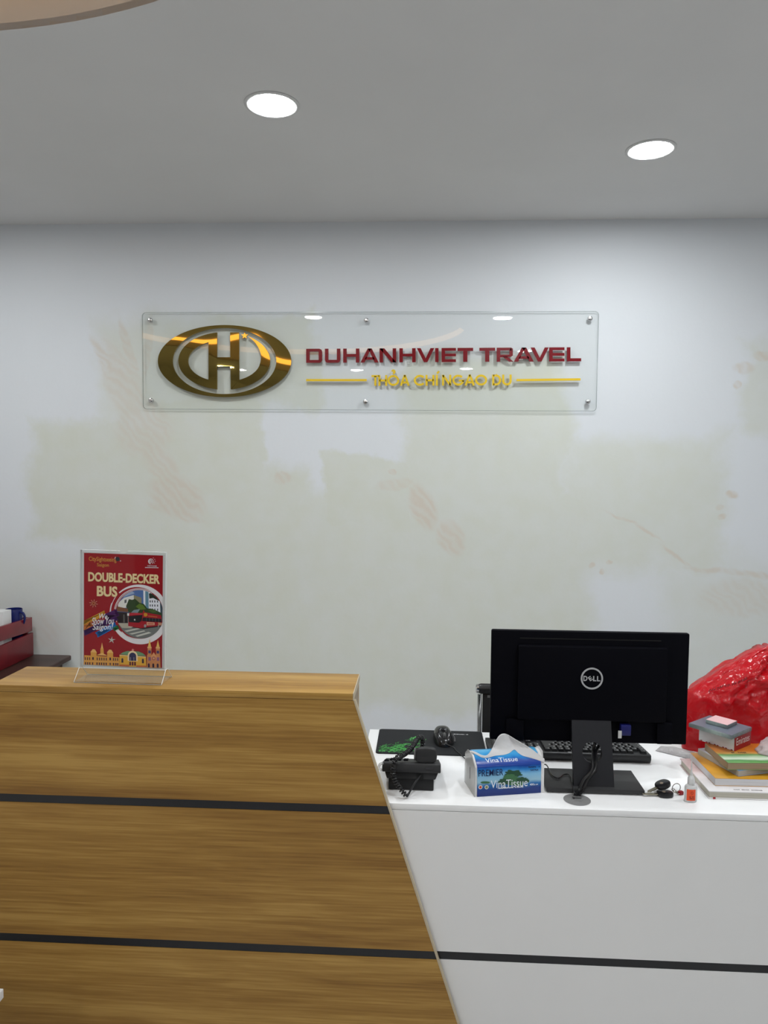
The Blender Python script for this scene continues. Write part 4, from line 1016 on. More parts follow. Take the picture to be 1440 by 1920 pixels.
# coiled cord
jack = Vector((onY(789, 1448, py - .006).x, py - .006, ZD + .044))
tip = onY(763.5, 1494, py - .05); tip.z = max(tip.z, ZD + .007)
path = [(hx0 + .014, ty + .184, hs_z + .020 - SLP * .182), onY(793, 1391, ty + .17), onY(789, 1382, ty + .14), onY(781, 1388, ty + .11), onY(771, 1403, ty + .06), onY(757, 1415, ty + .02), onY(744, 1421, ty - .004), onY(738, 1432, ty - .014), onY(737, 1450, ty - .016), onY(743, 1468, ty - .022), onY(753, 1482, ty - .032), onY(762.5, 1493, py - .05)]
path = [Vector(p) for p in path]
for p in path: p.z = max(p.z, ZD + .0075)
sp_pts = spline(path, 16)
Ls = [0]
for i in range(1, len(sp_pts)): Ls.append(Ls[-1] + (sp_pts[i] - sp_pts[i - 1]).length)
tot = Ls[-1]; turns = 50; hel = []
NP = turns * 10
j = 0; up = Vector((0, 0, 1))
for i in range(NP + 1):
    s = tot * i / NP
    while j < len(Ls) - 2 and Ls[j + 1] < s: j += 1
    f_ = (s - Ls[j]) / max(1e-9, Ls[j + 1] - Ls[j]); p = sp_pts[j].lerp(sp_pts[j + 1], f_)
    t_ = (sp_pts[min(j + 2, len(sp_pts) - 1)] - sp_pts[max(j - 1, 0)]).normalized()
    a_ = t_.cross(up); a_ = a_.normalized() if a_.length > 1e-4 else Vector((1, 0, 0)); b_ = a_.cross(t_).normalized(); up = b_
    th = 2 * math.pi * turns * i / NP; R_ = .0052
    hel.append(p + a_ * R_ * math.cos(th) + b_ * R_ * math.sin(th))
part('coiled_cord', MB().tube(hel, .0020, 5), mat('cord_black', (.016, .016, .017, 1), .4), tel)
end = sp_pts[-1]
part('straight_cord', MB().tube(spline([end, end + Vector((.003, .004, .001)), onY(776, 1471, py - .03), jack], 6), .0026, 6), MATS['cord_black'], tel)

# ================================================================ tissue pack
a0, a1 = onZ(890, 1494.5, ZD), onZ(1021, 1486, ZD)
ang = math.atan2(a1.y - a0.y, a1.x - a0.x); LT = (a1 - a0).length
tis = thing('tissue_pack', 'blue and white plastic-wrapped pack of tissues with one tissue pulled up', 'tissue pack', (a0.x, a0.y, ZD), ang)
prof = [(0, .0005), (.0015, .073), (.004, .078), (.030, .094), (.048, .098), (.066, .094), (.088, .078), (.090, .0005)]
paper = mat('tissue_paper', (.80, .79, .78, 1), .8, noise_amt=.15, noise_scale=60)
part('tissue_stack', MB().prism([(y + .001 if y < .045 else y - .001, z - (.001 if z > .01 else 0)) for y, z in prof], .0015, LT - .0015, 'YZ'), paper, tis, False)
def wrap_mat():
    m = bpy.data.materials.new('tissue_wrapper_print'); m.use_nodes = True; nt = m.node_tree; b = nt.nodes['Principled BSDF']
    tc = nt.nodes.new('ShaderNodeTexCoord'); sx = nt.nodes.new('ShaderNodeSeparateXYZ'); nt.links.new(tc.outputs['Object'], sx.inputs[0])
    ns = nt.nodes.new('ShaderNodeTexNoise'); ns.inputs['Scale'].default_value = 25; nt.links.new(tc.outputs['Object'], ns.inputs['Vector'])
    ma = nt.nodes.new('ShaderNodeMath'); ma.operation = 'MULTIPLY_ADD'; ma.inputs[1].default_value = .012; nt.links.new(ns.outputs['Fac'], ma.inputs[0]); nt.links.new(sx.outputs[2], ma.inputs[2])
    mr = nt.nodes.new('ShaderNodeMapRange'); mr.inputs['From Min'].default_value = .006; mr.inputs['From Max'].default_value = .106; nt.links.new(ma.outputs[0], mr.inputs['Value'])
    cr = nt.nodes.new('ShaderNodeValToRGB'); e = cr.color_ramp.elements
    e[0].position = 0; e[0].color = rgb(10, 40, 110); e[1].position = 1; e[1].color = rgb(90, 180, 225)
    for p, c in ((.16, (14, 50, 125)), (.27, (40, 110, 175)), (.36, (150, 190, 210)), (.52, (130, 185, 220)), (.64, (40, 125, 195)), (.74, (12, 60, 150)), (.83, (14, 60, 150)), (.90, (40, 130, 200))):
        x_ = e.new(p); x_.color = rgb(*c)
    nt.links.new(mr.outputs[0], cr.inputs[0]); nt.links.new(cr.outputs[0], b.inputs['Base Color']); b.inputs['Roughness'].default_value = .22; b.inputs['Specular IOR Level'].default_value = .5
    return m
wr = part('printed_wrapper', MB().prism([(y - .0008 if y < .045 else y + .0008, z + (.0008 if z > .01 else 0)) for y, z in prof], .006, LT - .010, 'YZ'), wrap_mat(), tis, False)
k = LT / 131.0
FM = Matrix(((1, 0, 0, 0), (0, 0, -1, -.0004), (0, 1, 0, 0), (0, 0, 0, 1)))      # front face: x along, y up
FM = FM @ RX(.0)
def fx(u): return (u - 890) * k
def fz(u, v): return .0 + (1494.5 - (u - 890) * .065 - v) * 1.86 / FPX
pr = MB(); navy = paint(8, 30, 80); wht2 = paint(225, 232, 238); grn = paint(30, 74, 50); grn2 = paint(60, 110, 70)
def lab(s, u0, v0, u1, v1, m, bold=0, z=.0009, mb=None):
    um, vm = (u0 + u1) / 2, (v0 + v1) / 2; (mb or pr).use(m)
    text_into(mb or pr, s, (u1 - u0) * k, (v1 - v0) * 1.86 / FPX, FM @ T(fx(um), fz(um, vm), z), bold)
lab('PREMIER', 896, 1441, 942, 1453.5, navy, .004, .0010)
def blob(mb, m, cu, cv, ru, rv, z, seed, n=26, jag=.22):
    r_ = random.Random(seed); pts = []
    for i in range(n):
        a = 2 * math.pi * i / n; q_ = 1 + r_.uniform(-jag, jag); u, v = cu + ru * q_ * math.cos(a), cv + rv * q_ * math.sin(a); pts.append((fx(u), fz(u, v), z))
    mb.use(m).poly(list(reversed(pts)), FM)
blob(pr, grn, 961, 1449, 16, 7, .0011, 1); blob(pr, grn2, 965, 1463, 22, 9, .00105, 2); blob(pr, grn, 945, 1465, 12, 6, .0012, 3); blob(pr, grn, 978, 1461, 12, 5, .00122, 5); blob(pr, grn2, 955, 1455, 12, 5, .0012, 6); blob(pr, grn2, 909, 1466, 9, 2.2, .0011, 4, 16, .05)
lab('VinaTissue', 919, 1460, 988, 1475, wht2, .0, .0016)
lab('~22', 930, 1474.5, 980, 1477, wht2, .01, .0015)
lab('400', 992, 1467.5, 1000, 1471.5, wht2, .02, .0015); lab('~5', 1001, 1468, 1008, 1471, wht2, .0, .0015)
lab('~9', 989, 1434, 1011, 1437.2, navy, .01, .0015); lab('Soft Pack', 993, 1439.5, 1008, 1443, navy, .02, .0015)
for u, c in ((900, (196, 60, 40)), (911.5, (120, 130, 90))):
    pr.use(paint(220, 215, 205)).poly([(fx(u) + .0052 * math.cos(t), fz(u, 1475) + .0052 * math.sin(t), .0012) for t in [2 * math.pi * i / 20 for i in range(20)]], FM)
    pr.use(paint(*c)).poly([(fx(u) + .0034 * math.cos(t), fz(u, 1475) + .0034 * math.sin(t), .0014) for t in [2 * math.pi * i / 14 for i in range(14)]], FM)
part('front_print', pr, navy, wr, False)
tpn = MB(); tpn.use(wht2)
sl = math.atan2(.016, .026)
text_into(tpn, 'VinaTissue', 60 * k, .013, T(fx(942), .014, .0855) @ RX(sl), .0)
text_into(tpn, '~22', 44 * k, .0022, T(fx(944), .0065, .0808) @ RX(sl), .01)
part('top_print', tpn, wht2, wr, False)
part('clear_end', MB().prism([(y - .0015 if y < .045 else y + .0015, z + (.0015 if z > .01 else 0)) for y, z in prof], -.0012, .0006, 'YZ'), clear_plastic('crinkled_film', (.9, .9, .9, 1), .8, .12, 1.4, .45, (.72, .72, .70, 1)), tis, False)
part('end_seam', MB().box(-.0016, -.0012, .040, .043, .030, .060), mat('seam_dark', (.05, .05, .05, 1), .6), tis, False)
# the pulled sheet
top = [(884, 1409), (893, 1412), (903, 1417), (912, 1418), (919, 1412), (926, 1399), (932, 1387), (938, 1379.5), (945, 1377), (953, 1379), (966, 1387), (980, 1395), (995, 1404), (1008, 1414), (1021, 1424)]
bot = [(885, 1411), (895, 1416), (904, 1420.5), (913, 1421), (921, 1419), (929, 1417), (938, 1416), (946, 1415), (955, 1412), (964, 1405.5), (971, 1411), (980, 1417), (993, 1420.5), (1008, 1425), (1021, 1430)]
def surf(y):
    if y <= prof[1][0]: return 0.0 if y < 0 else prof[1][1]
    for (y0_, z0_), (y1_, z1_) in zip(prof[1:-1], prof[2:]):
        if y <= y1_: return z0_ + (z1_ - z0_) * (y - y0_) / max(1e-6, y1_ - y0_)
    return 0.0
P_ = []
Mi = wm(tis).inverted()
for (u, v), (u2, v2) in zip(spline([Vector((*p, 0)) for p in top], 3), spline([Vector((*p, 0)) for p in bot], 3)) if False else zip([tuple(p.xy) for p in spline([Vector((*p, 0)) for p in top], 3)], [tuple(p.xy) for p in spline([Vector((*p, 0)) for p in bot], 3)]):
    yb = a0.y + (u - 890) * k * math.sin(ang) + .022; yt = yb + .030
    col = []
    ylo, yhi = a0.y - .02, a0.y + .12
    for _ in range(30):
        ym = (ylo + yhi) / 2; q0 = Mi @ onY(u2, v2, ym)
        if q0.z - surf(q0.y) > .002: ylo = ym
        else: yhi = ym
    yb = ylo; yt = yb + .026
    for j in range(7):
        t = j / 6; uu, vv = u2 + (u - u2) * t, v2 + (v - v2) * t
        yp = yb + (yt - yb) * t + .010 * math.sin(t * math.pi); l0, l1 = a0.y - .02, a0.y + .12
        for _ in range(26):
            ym = (l0 + l1) / 2; q0 = Mi @ onY(uu, vv, ym)
            if q0.z - surf(q0.y) > .002 + .002 * t: l0 = ym
            else: l1 = ym
        col.append(Mi @ onY(uu, vv, min(yp, l0)))
    for j in range(1, 4): col.append(col[6] + (Mi.to_3x3() @ Vector((0, .004 * j, .0012 * j - .0008 * j * j))))
    P_.append(col)
tm = bpy.data.materials.new('soft_tissue'); tm.use_nodes = True
tn = tm.node_tree; tbs = tn.nodes['Principled BSDF']; tbs.inputs['Base Color'].default_value = (.80, .79, .79, 1); tbs.inputs['Roughness'].default_value = .9; tbs.inputs['Specular IOR Level'].default_value = .1
ttr = tn.nodes.new('ShaderNodeBsdfTranslucent'); ttr.inputs[0].default_value = (.8, .8, .8, 1); tmx = tn.nodes.new('ShaderNodeMixShader'); tmx.inputs[0].default_value = .35
tn.links.new(tbs.outputs[0], tmx.inputs[1]); tn.links.new(ttr.outputs[0], tmx.inputs[2]); tn.links.new(tmx.outputs[0], tn.nodes['Material Output'].inputs[0])
part('pulled_tissue', MB().solid_grid(P_, len(P_), 10, .0005), tm, tis, False)
ec = onY(1010, 1411, a1.y + .05)
crn = [[Mi @ Vector((ec.x - .012 + .008 * i, ec.y + .004 * j, ec.z - .012 + .010 * j - abs(i - 1.5) * .004 * j)) for j in range(4)] for i in range(4)]
part('tissue_corner', MB().solid_grid(crn, 4, 4, .0005), tm, tis, False)

# ================================================================ bunch of keys
kc = onZ(1240, 1492, ZD)
ky = thing('key_bunch', 'two black-headed keys on a steel ring with a small red charm', 'keys', (kc.x, kc.y, ZD))
brass = mat('nickel_brass', (.30, .27, .20, 1), .3, metal=1); khead = mat('key_head_black', (.009, .009, .010, 1), .3, spec=.5)
def key_on_ring(base, direc, tilt, L_, lift):
    M = T(*base) @ RZ(direc) @ RY(tilt)
    h = part('key', MB().prism(spline([Vector((0, -.012, 0)), Vector((.016, -.016, 0)), Vector((.034, -.012, 0)), Vector((.040, 0, 0)), Vector((.034, .012, 0)), Vector((.016, .016, 0)), Vector((0, .012, 0)), Vector((-.004, 0, 0))], 4) and [tuple(v.xy) for v in spline([Vector((0, -.010, 0)), Vector((.014, -.0155, 0)), Vector((.032, -.012, 0)), Vector((.038, 0, 0)), Vector((.032, .012, 0)), Vector((.014, .0155, 0)), Vector((0, .010, 0)), Vector((-.003, 0, 0))], 4)], -.0055, .0055, 'XY', .0022, M), khead, ky)
    bl = [(-.002, -.0042), (-.002, .0042), (-L_ + .004, .0042), (-L_, .001), (-L_ + .006, -.0042), (-L_ + .012, -.0030), (-L_ + .017, -.0044), (-.012, -.0042)]
    part('blade', MB().prism(bl, -.0012, .0012, 'XY', 0, M), brass, h)
    part('emblem', MB().lathe([(.0042, .0056), (.0042, .0060), (0, .0060)], 14, M @ T(.014, 0, 0)), mat('key_emblem', (.28, .22, .16, 1), .4), h)
b1, b2 = onZ(1234, 1493, ZD), onZ(1233, 1481, ZD + .012)
key_on_ring((b1.x, b1.y, ZD + .0062), .12, 0.02, .040, 0)
key_on_ring((b2.x, b2.y, ZD + .019), .50, -.20, .034, .01)
rgc = onZ(1268, 1478, ZD + .012)
part('ring', MB().tube([(rgc.x + .0115 * math.cos(a), rgc.y + .004 * math.cos(a), ZD + .0128 + .0115 * math.sin(a)) for a in [2 * math.pi * i / 28 for i in range(28)]], .0010, 6, None, True), mat('ring_steel', (.22, .19, .15, 1), .3, metal=1), ky)
chn = [onZ(1262, 1480, ZD + .018), onZ(1266, 1484, ZD + .012), onZ(1270, 1486, ZD + .007), onZ(1275, 1488, ZD + .003)]
for i in range(5):
    t = i / 4; p = spline(chn, 4)[int(t * 12)]
    part('chain_link', MB().tube([(p.x + .0032 * math.cos(a), p.y + .0022 * math.sin(a) * (i % 2), p.z + .0026 * math.sin(a)) for a in [2 * math.pi * k / 12 for k in range(12)]], .0007, 5, None, True), MATS['ring_steel'], ky)
ch = onZ(1276, 1490, ZD)
part('charm', MB().box(-.006, .006, -.005, .005, .0005, .0095, .0015, T(ch.x, ch.y, ZD) @ RZ(.4)), mat('charm_red', (.30, .006, .012, 1), .35), ky, label='small red charm')

# ================================================================ small bottle of glue
gp = onZ(1296.5, 1505, ZD)
gl = thing('glue_bottle', 'small clear plastic glue bottle with an orange label and long nozzle', 'bottle', (gp.x, gp.y + .007, ZD), .12)
cl3 = mat('frosted_plastic', (.80, .80, .79, 1), .35, trans=.35, ior=1.3, spec=.4)
SQ = Matrix.Diagonal((1, .62, 1, 1))
part('bottle_body', MB().lathe([(0, .0006), (.0135, .0006), (.0155, .003), (.0158, .036), (.0145, .041), (.009, .0445), (.0085, .0445), (0, .0446)], 36, SQ), cl3, gl, False)
part('bottle_neck', MB().lathe([(.0085, .0448), (.0085, .058), (.0075, .061), (.004, .066), (0, .0662)], 28), cl3, gl, False)
part('nozzle', MB().lathe([(.0036, .0664), (.0022, .074), (.0013, .09), (.0010, .105), (0, .1055)], 16), cl3, gl, False)
lbm = MB(); R_, n_ = .0160, 14
LV = []
for i in range(n_ + 1):
    a = math.radians(-90 - 52 + 84 * i / n_ - 4)
    for z in (.006, .034): LV.append((R_ * math.cos(a), R_ * .64 * math.sin(a) - .0002, z))
lbm.faces(LV, [(2 * i, 2 * i + 2, 2 * i + 3, 2 * i + 1) for i in range(n_)], None, True)
lb_ = part('label', lbm, mat('orange_label', rgb(232, 84, 40), .45), gl, False, label='orange label')
tx = MB()
LMx = T(-.0028, -.0111, .0) @ RX(math.pi / 2) 
for zz, w_, s in ((.016, .013, '~6'), (.0115, .013, '~7')): text_into(tx, s, w_, .0028, frame((-.0022, -.0112, zz), (1, -.02, 0), (0, 0, 1)), .04)
tx.tube([(-.002 + .003 * math.cos(a), -.0112, .026 + .003 * math.sin(a)) for a in [2 * math.pi * i / 18 for i in range(18)]], .0003, 5, None, True)
part('label_print', tx, mat('label_ink', rgb(110, 26, 20), .6), lb_, False)

# ================================================================ stack of books
def corner_book(name, label, nl, fl, z0, z1, wlen, dlen, cover, pages, cat='book', hard=.0, extra=None, ang=None, group='books stacked at the right end of the desk'):
    """nl / fl: near-left and far-left corners of the top face"""
    A, B = onZ(*nl, z1), onZ(*fl, z1)
    d_ = (B - A); d_.z = 0; d_.normalize(); an = math.atan2(d_.y, d_.x) - math.pi / 2
    if ang is not None: an = ang
    t = thing(name, label, cat, (A.x, A.y, z0), an, group)
    H = z1 - z0; c_ = .0012 if not hard else hard
    part('pages', MB().box(hard * 1.2, wlen - .003, hard * 1.2 + .0004, dlen - .0004 - hard, c_, H - c_), pages, t, False)
    part('cover', MB().box(0, wlen, 0, dlen, H - c_ + .0001, H, .0003), cover, t, False)
    part('cover', MB().box(0, wlen, 0, dlen, 0.0002, c_ - .0001, .0003), cover, t, False)
    part('spine', MB().box(wlen + .0001, wlen + .0014, 0, dlen, .0002, H), cover, t, False)
    return t
def page_mat(name, c, dark):
    m = bpy.data.materials.new(name); m.use_nodes = True; nt = m.node_tree; b = nt.nodes['Principled BSDF']; b.inputs['Roughness'].default_value = .85
    tc = nt.nodes.new('ShaderNodeTexCoord'); mp = nt.nodes.new('ShaderNodeMapping'); mp.inputs['Scale'].default_value = (6, 6, 1400)
    n = nt.nodes.new('ShaderNodeTexNoise'); n.inputs['Scale'].default_value = 1; cr = nt.nodes.new('ShaderNodeValToRGB')
    cr.color_ramp.elements[0].position = .3; cr.color_ramp.elements[1].position = .65
    cr.color_ramp.elements[0].color = (*[x * dark for x in c], 1); cr.color_ramp.elements[1].color = (*c, 1)
    nt.links.new(tc.outputs['Object'], mp.inputs[0]); nt.links.new(mp.outputs[0], n.inputs['Vector']); nt.links.new(n.outputs['Fac'], cr.inputs[0]); nt.links.new(cr.outputs[0], b.inputs['Base Color'])
    return m
def stripe_cover(name, stops, scale=1.0, axis=1, rough=.3, amp=.03, lo=0, hi=.2):
    m = bpy.data.materials.new(name); m.use_nodes = True; nt = m.node_tree; b = nt.nodes['Principled BSDF']; b.inputs['Roughness'].default_value = rough
    tc = nt.nodes.new('ShaderNodeTexCoord'); sx = nt.nodes.new('ShaderNodeSeparateXYZ'); nt.links.new(tc.outputs['Object'], sx.inputs[0])
    n = nt.nodes.new('ShaderNodeTexNoise'); n.inputs['Scale'].default_value = 18 * scale; nt.links.new(tc.outputs['Object'], n.inputs['Vector'])
    ma = nt.nodes.new('ShaderNodeMath'); ma.operation = 'MULTIPLY_ADD'; ma.inputs[1].default_value = amp; nt.links.new(n.outputs['Fac'], ma.inputs[0]); nt.links.new(sx.outputs[axis], ma.inputs[2])
    mr = nt.nodes.new('ShaderNodeMapRange'); mr.inputs['From Min'].default_value = lo + amp / 2; mr.inputs['From Max'].default_value = hi + amp / 2; nt.links.new(ma.outputs[0], mr.inputs['Value'])
    cr = nt.nodes.new('ShaderNodeValToRGB'); e = cr.color_ramp.elements
    e[0].position = stops[0][0]; e[0].color = rgb(*stops[0][1]); e[1].position = stops[-1][0]; e[1].color = rgb(*stops[-1][1])
    for p, c in stops[1:-1]: x_ = e.new(p); x_.color = rgb(*c)
    nt.links.new(mr.outputs[0], cr.inputs[0]); nt.links.new(cr.outputs[0], b.inputs['Base Color']); return m
Z0 = ZD + .0003
ZB = [Z0, Z0 + .0205, Z0 + .0405, Z0 + .0565, Z0 + .0755]
pg_w = page_mat('white_pages', (.74, .73, .74), .8); pg_c = page_mat('cream_pages', (.60, .57, .48), .75); pg_b = page_mat('brown_pages', (.36, .26, .16), .8); pg_g = page_mat('grey_pages', (.52, .50, .45), .7)
bk1 = corner_book('book', 'large white hardback with a red ribbon, lowest in the stack of books', (1329.5, 1483), (1304.5, 1428), ZB[0], ZB[1] - .0003, .30, .21, stripe_cover('white_cover', [(0, (225, 222, 222)), (.45, (214, 206, 206)), (.6, (196, 170, 168)), (1, (205, 180, 178))], amp=.05), pg_c, hard=.0026, ang=.005)
part('ribbon', MB().box(.010, .016, -.0012, -.0002, .0005, .005), mat('ribbon_red', (.35, .01, .02, 1), .6), bk1, False, label='red ribbon')
tt = MB(); text_into(tt, '~18', .07, .006, T(.10, .012, .0203) @ RZ(-.02), .02); part('cover_lettering', tt, mat('cover_ink', (.08, .06, .06, 1), .6), bk1, False)
bk2 = corner_book('book', 'thick paperback with an ochre cover, second from the bottom of the stack', (1341.5, 1459), (1316, 1424), ZB[1], ZB[2] - .0003, .24, .17, stripe_cover('ochre_cover', [(0, (206, 150, 40)), (.6, (190, 130, 40)), (1, (200, 170, 130))]), pg_w, ang=.02)
bk3 = corner_book('book', 'grey-paged paperback with a pale blue cover in the middle of the stack', (1385, 1445), (1310, 1404), ZB[2], ZB[3] - .0003, .16, .155, stripe_cover('pale_blue_cover', [(0, (120, 160, 210)), (.4, (200, 205, 215)), (1, (180, 180, 180))]), pg_g)
bk4 = corner_book('book', 'paperback with brown pages and a green and orange cover under the airline box', (1365, 1430), (1309, 1396), ZB[3], ZB[4] - .0003, .18, .135, stripe_cover('green_orange_cover', [(0, (110, 160, 90)), (.12, (70, 130, 70)), (.2, (200, 210, 190)), (.33, (150, 180, 140)), (.42, (90, 140, 80)), (.5, (200, 150, 80)), (.62, (200, 120, 40)), (1, (196, 110, 40))], lo=0, hi=.13, amp=.012), pg_b, ang=.06)
ct = MB(); text_into(ct, '~10', .045, .010, T(.058, .068, .0189) @ RZ(.0), .03); part('cover_lettering', ct, mat('cover_ink2', (.04, .03, .02, 1), .6), bk4, False)

# airline box
EZ0 = ZB[4]; EZ1 = EZ0 + .040
A_, B_, C_ = onZ(1377.5, 1381, EZ1), onZ(1310, 1366, EZ1), onZ(1414, 1370, EZ1)
ea = math.radians(-50)           # long white side runs from far left to near right
el, ew = .100, .085
ebx = thing('airline_box', 'small white cardboard box with a dark red airline end, on top of the books', 'box', (A_.x, A_.y, EZ0), ea)
wc = mat('white_card', (.74, .74, .76, 1), .6, noise_amt=.04); rc_ = mat('airline_red', rgb(150, 22, 34), .4)
part('carton', MB().box(-el, -.0004, 0.0, ew, .0003, EZ1 - EZ0, .0008), wc, ebx, False)
re_ = part('red_end', MB().box(-.0003, .0009, 0, ew, .0003, EZ1 - EZ0), rc_, ebx, False, label='dark red end panel')
et = MB(); text_into(et, 'Emirates', ew * .80, .0190, frame((.0011, ew * .50, .023), (0, 1, 0), (0, 0, 1)), .0); part('lettering', et, mat('airline_white', (.75, .72, .72, 1), .5), re_, False)
rm_ = MB()
for i in range(12):
    if i % 3 != 1: rm_.box(-el + .005 + i * .0078, -el + .010 + i * .0078, -.0004, -.0001, .001, .0032)
part('red_print', rm_, rc_, ebx, False)
# two decks of cards / slim packs on the box
slv = stripe_cover('foil_stripe', [(0, (110, 120, 118)), (.3, (150, 165, 160)), (.5, (96, 104, 108)), (.7, (130, 146, 140)), (1, (100, 108, 112))], 3, 0, .25, .05, -.1, .1)
FZ0 = EZ1 + .0004; FA = onZ(1372, 1379, FZ0 + .011); FB = onZ(1290, 1355, FZ0 + .011)
fa = math.radians(-49)
p_ = thing('slim_pack', 'silver-grey slim packet lying on the airline box', 'packet', (FA.x, FA.y, FZ0), fa)
part('packet_body', MB().box(-.120, 0, 0, .108, .0, .0105, .0008), slv, p_, False)
part('packet_face', MB().box(-.119, -.001, .001, .107, .0106, .0110), mat('packet_grey', rgb(104, 110, 122), .35), p_, False)
GZ0 = FZ0 + .0114; GA = onZ(1364, 1360, GZ0 + .010); GB = onZ(1334, 1347, GZ0 + .010)
ga = math.radians(-47)
p2_ = thing('slim_pack', 'smaller packet with the pink reflection of the red bag painted on its top, uppermost on the airline box', 'packet', (GA.x, GA.y, GZ0), ga)
part('packet_body', MB().box(-.060, 0, 0, .056, .0, .0098, .0008), slv, p2_, False)
part('packet_face', MB().box(-.0595, -.0005, .0005, .0555, .0099, .0103), mat('packet_bag_reflection', rgb(228, 190, 192), .3), p2_, False)  # pink reflection of the red bag, put into the colour of the top

# ================================================================ plastic bags
def bag_mesh(cx, cy, z0, rx, ry, rz, seed, amp=.18, freq=7.0, lean=(0, 0), sub=5, prof=None):
    b = bmesh.new(); bmesh.ops.create_icosphere(b, subdivisions=sub, radius=1)
    for v in b.verts:
        n = v.co.normalized()
        w = n * 2.1 + Vector((seed, seed * 2, 0))
        r_ = 1 + amp * noise.noise(w * 1.1) + amp * .5 * (1 - 2 * abs(noise.noise(w * 2.2))) * .8 + amp * .24 * (1 - 2 * abs(noise.noise(w * 5.0)))
        p = n * r_
        zz = p.z
        k = 1.0 if zz < 0 else max(.12, 1 - .55 * zz)
        x = p.x * rx * k + lean[0] * max(0, zz); y = p.y * ry * k + lean[1] * max(0, zz)
        z = z0 + (zz * rz if zz > 0 else max(zz, -.02) * rz)
        v.co = Vector((cx + x, cy + y, max(z, z0 + .0008)))
    return b
def plastic_film(name, col, trans_col, rough=.16, tr=.45, clear=0.0):
    m = bpy.data.materials.new(name); m.use_nodes = True; nt = m.node_tree; b = nt.nodes['Principled BSDF']
    b.inputs['Base Color'].default_value = col; b.inputs['Roughness'].default_value = rough; b.inputs['Specular IOR Level'].default_value = .6
    t = nt.nodes.new('ShaderNodeBsdfTranslucent'); t.inputs[0].default_value = trans_col
    x = nt.nodes.new('ShaderNodeMixShader'); x.inputs[0].default_value = tr
    nt.links.new(b.outputs[0], x.inputs[1]); nt.links.new(t.outputs[0], x.inputs[2]); o = x.outputs[0]
    if clear:
        c = nt.nodes.new('ShaderNodeBsdfTransparent'); c.inputs[0].default_value = (*[.3 + .7 * q for q in trans_col[:3]], 1); y = nt.nodes.new('ShaderNodeMixShader'); y.inputs[0].default_value = clear
        nt.links.new(o, y.inputs[1]); nt.links.new(c.outputs[0], y.inputs[2]); o = y.outputs[0]
    tc = nt.nodes.new('ShaderNodeTexCoord'); v = nt.nodes.new('ShaderNodeTexNoise'); v.inputs['Scale'].default_value = 26; v.inputs['Detail'].default_value = 3; v.inputs['Distortion'].default_value = 1.2
    nt.links.new(tc.outputs['Object'], v.inputs['Vector']); bp = nt.nodes.new('ShaderNodeBump'); bp.inputs['Strength'].default_value = .5; bp.inputs['Distance'].default_value = .012
    nt.links.new(v.outputs['Fac'], bp.inputs['Height']); nt.links.new(bp.outputs[0], b.inputs['Normal'])
    nt.links.new(o, nt.nodes['Material Output'].inputs[0]); return m
# red carrier bag: rings lofted between its foot and its gathered mouth
YBAG = 2.19
rb_pts = {}
def red_bag():
    mb = MB(); nu, nv = 96, 60
    prof_l = [(1281, 1404), (1279, 1372), (1281, 1340), (1285, 1312), (1292, 1298), (1312, 1284), (1340, 1267), (1362, 1252), (1378, 1246), (1392, 1235), (1410, 1225), (1428, 1217)]
    V = []
    base_r = onY(1560, 1400, YBAG).x
    def left_at(t):
        s = t * (len(prof_l) - 1); i = min(int(s), len(prof_l) - 2); f = s - i
        u = prof_l[i][0] * (1 - f) + prof_l[i + 1][0] * f; v = prof_l[i][1] * (1 - f) + prof_l[i + 1][1] * f
        return onY(u, v, YBAG)
    for j in range(nv + 1):
        t = j / nv; L_ = left_at(t)
        z = max(L_.z, ZD + .001) if j else ZD + .001
        xr = base_r - (base_r - onY(1500, 1217, YBAG).x) * max(0, (t - .35) / .65) ** 1.2
        cx, hw = (L_.x + xr) / 2, (xr - L_.x) / 2
        dep = (.05 + .04 * min(1, t * 3)) * (1 - .7 * t ** 1.5)
        for i in range(nu):
            a = 2 * math.pi * i / nu; c_, s_ = math.cos(a), math.sin(a)
            p = Vector((c_, s_, t * 2.2)); q = Vector((c_ * 1.5, s_ * 1.5, t * 1.3 + c_ * 1.2))
            fold = (1 - abs(noise.noise(q * 2.3 + Vector((3, 1, 7)))) * 2.6) * .5 + (1 - abs(noise.noise(q * 4.7)) * 2.2) * .22 + (1 - abs(noise.noise(q * 9.5 + Vector((1, 5, 2)))) * 2) * .13
            edge = 1 - abs(c_) ** 6
            y = YBAG + .012 + s_ * (dep + .066 * fold * (.35 + .65 * min(1, t * 3)) * edge)
            x = cx + hw * math.copysign(abs(c_) ** .9, c_) + .006 * noise.noise(p * 6) * edge
            zz = z + .012 * noise.noise(q * 3) * edge * math.sin(math.pi * t)
            V.append((x, y, max(zz, ZD + .0006)))
    F_ = [(j * nu + i, j * nu + (i + 1) % nu, (j + 1) * nu + (i + 1) % nu, (j + 1) * nu + i) for j in range(nv) for i in range(nu)]
    F_ += [tuple(reversed(range(nu))), tuple(range(nv * nu, (nv + 1) * nu))]
    mb.faces(V, F_, None, True); return mb
rbb = red_bag(); rbv = BVHTree.FromBMesh(rbb.bm)
rbag = thing('carrier_bag', 'bulging translucent red plastic carrier bag with handwriting, at the right end of the desk', 'plastic bag', (onZ(1400, 1400, ZD).x, YBAG, ZD))
part('bag', rbb, plastic_film('red_film', (.66, .014, .024, 1), (.85, .03, .045, 1), .12, .40), rbag, auto=False)
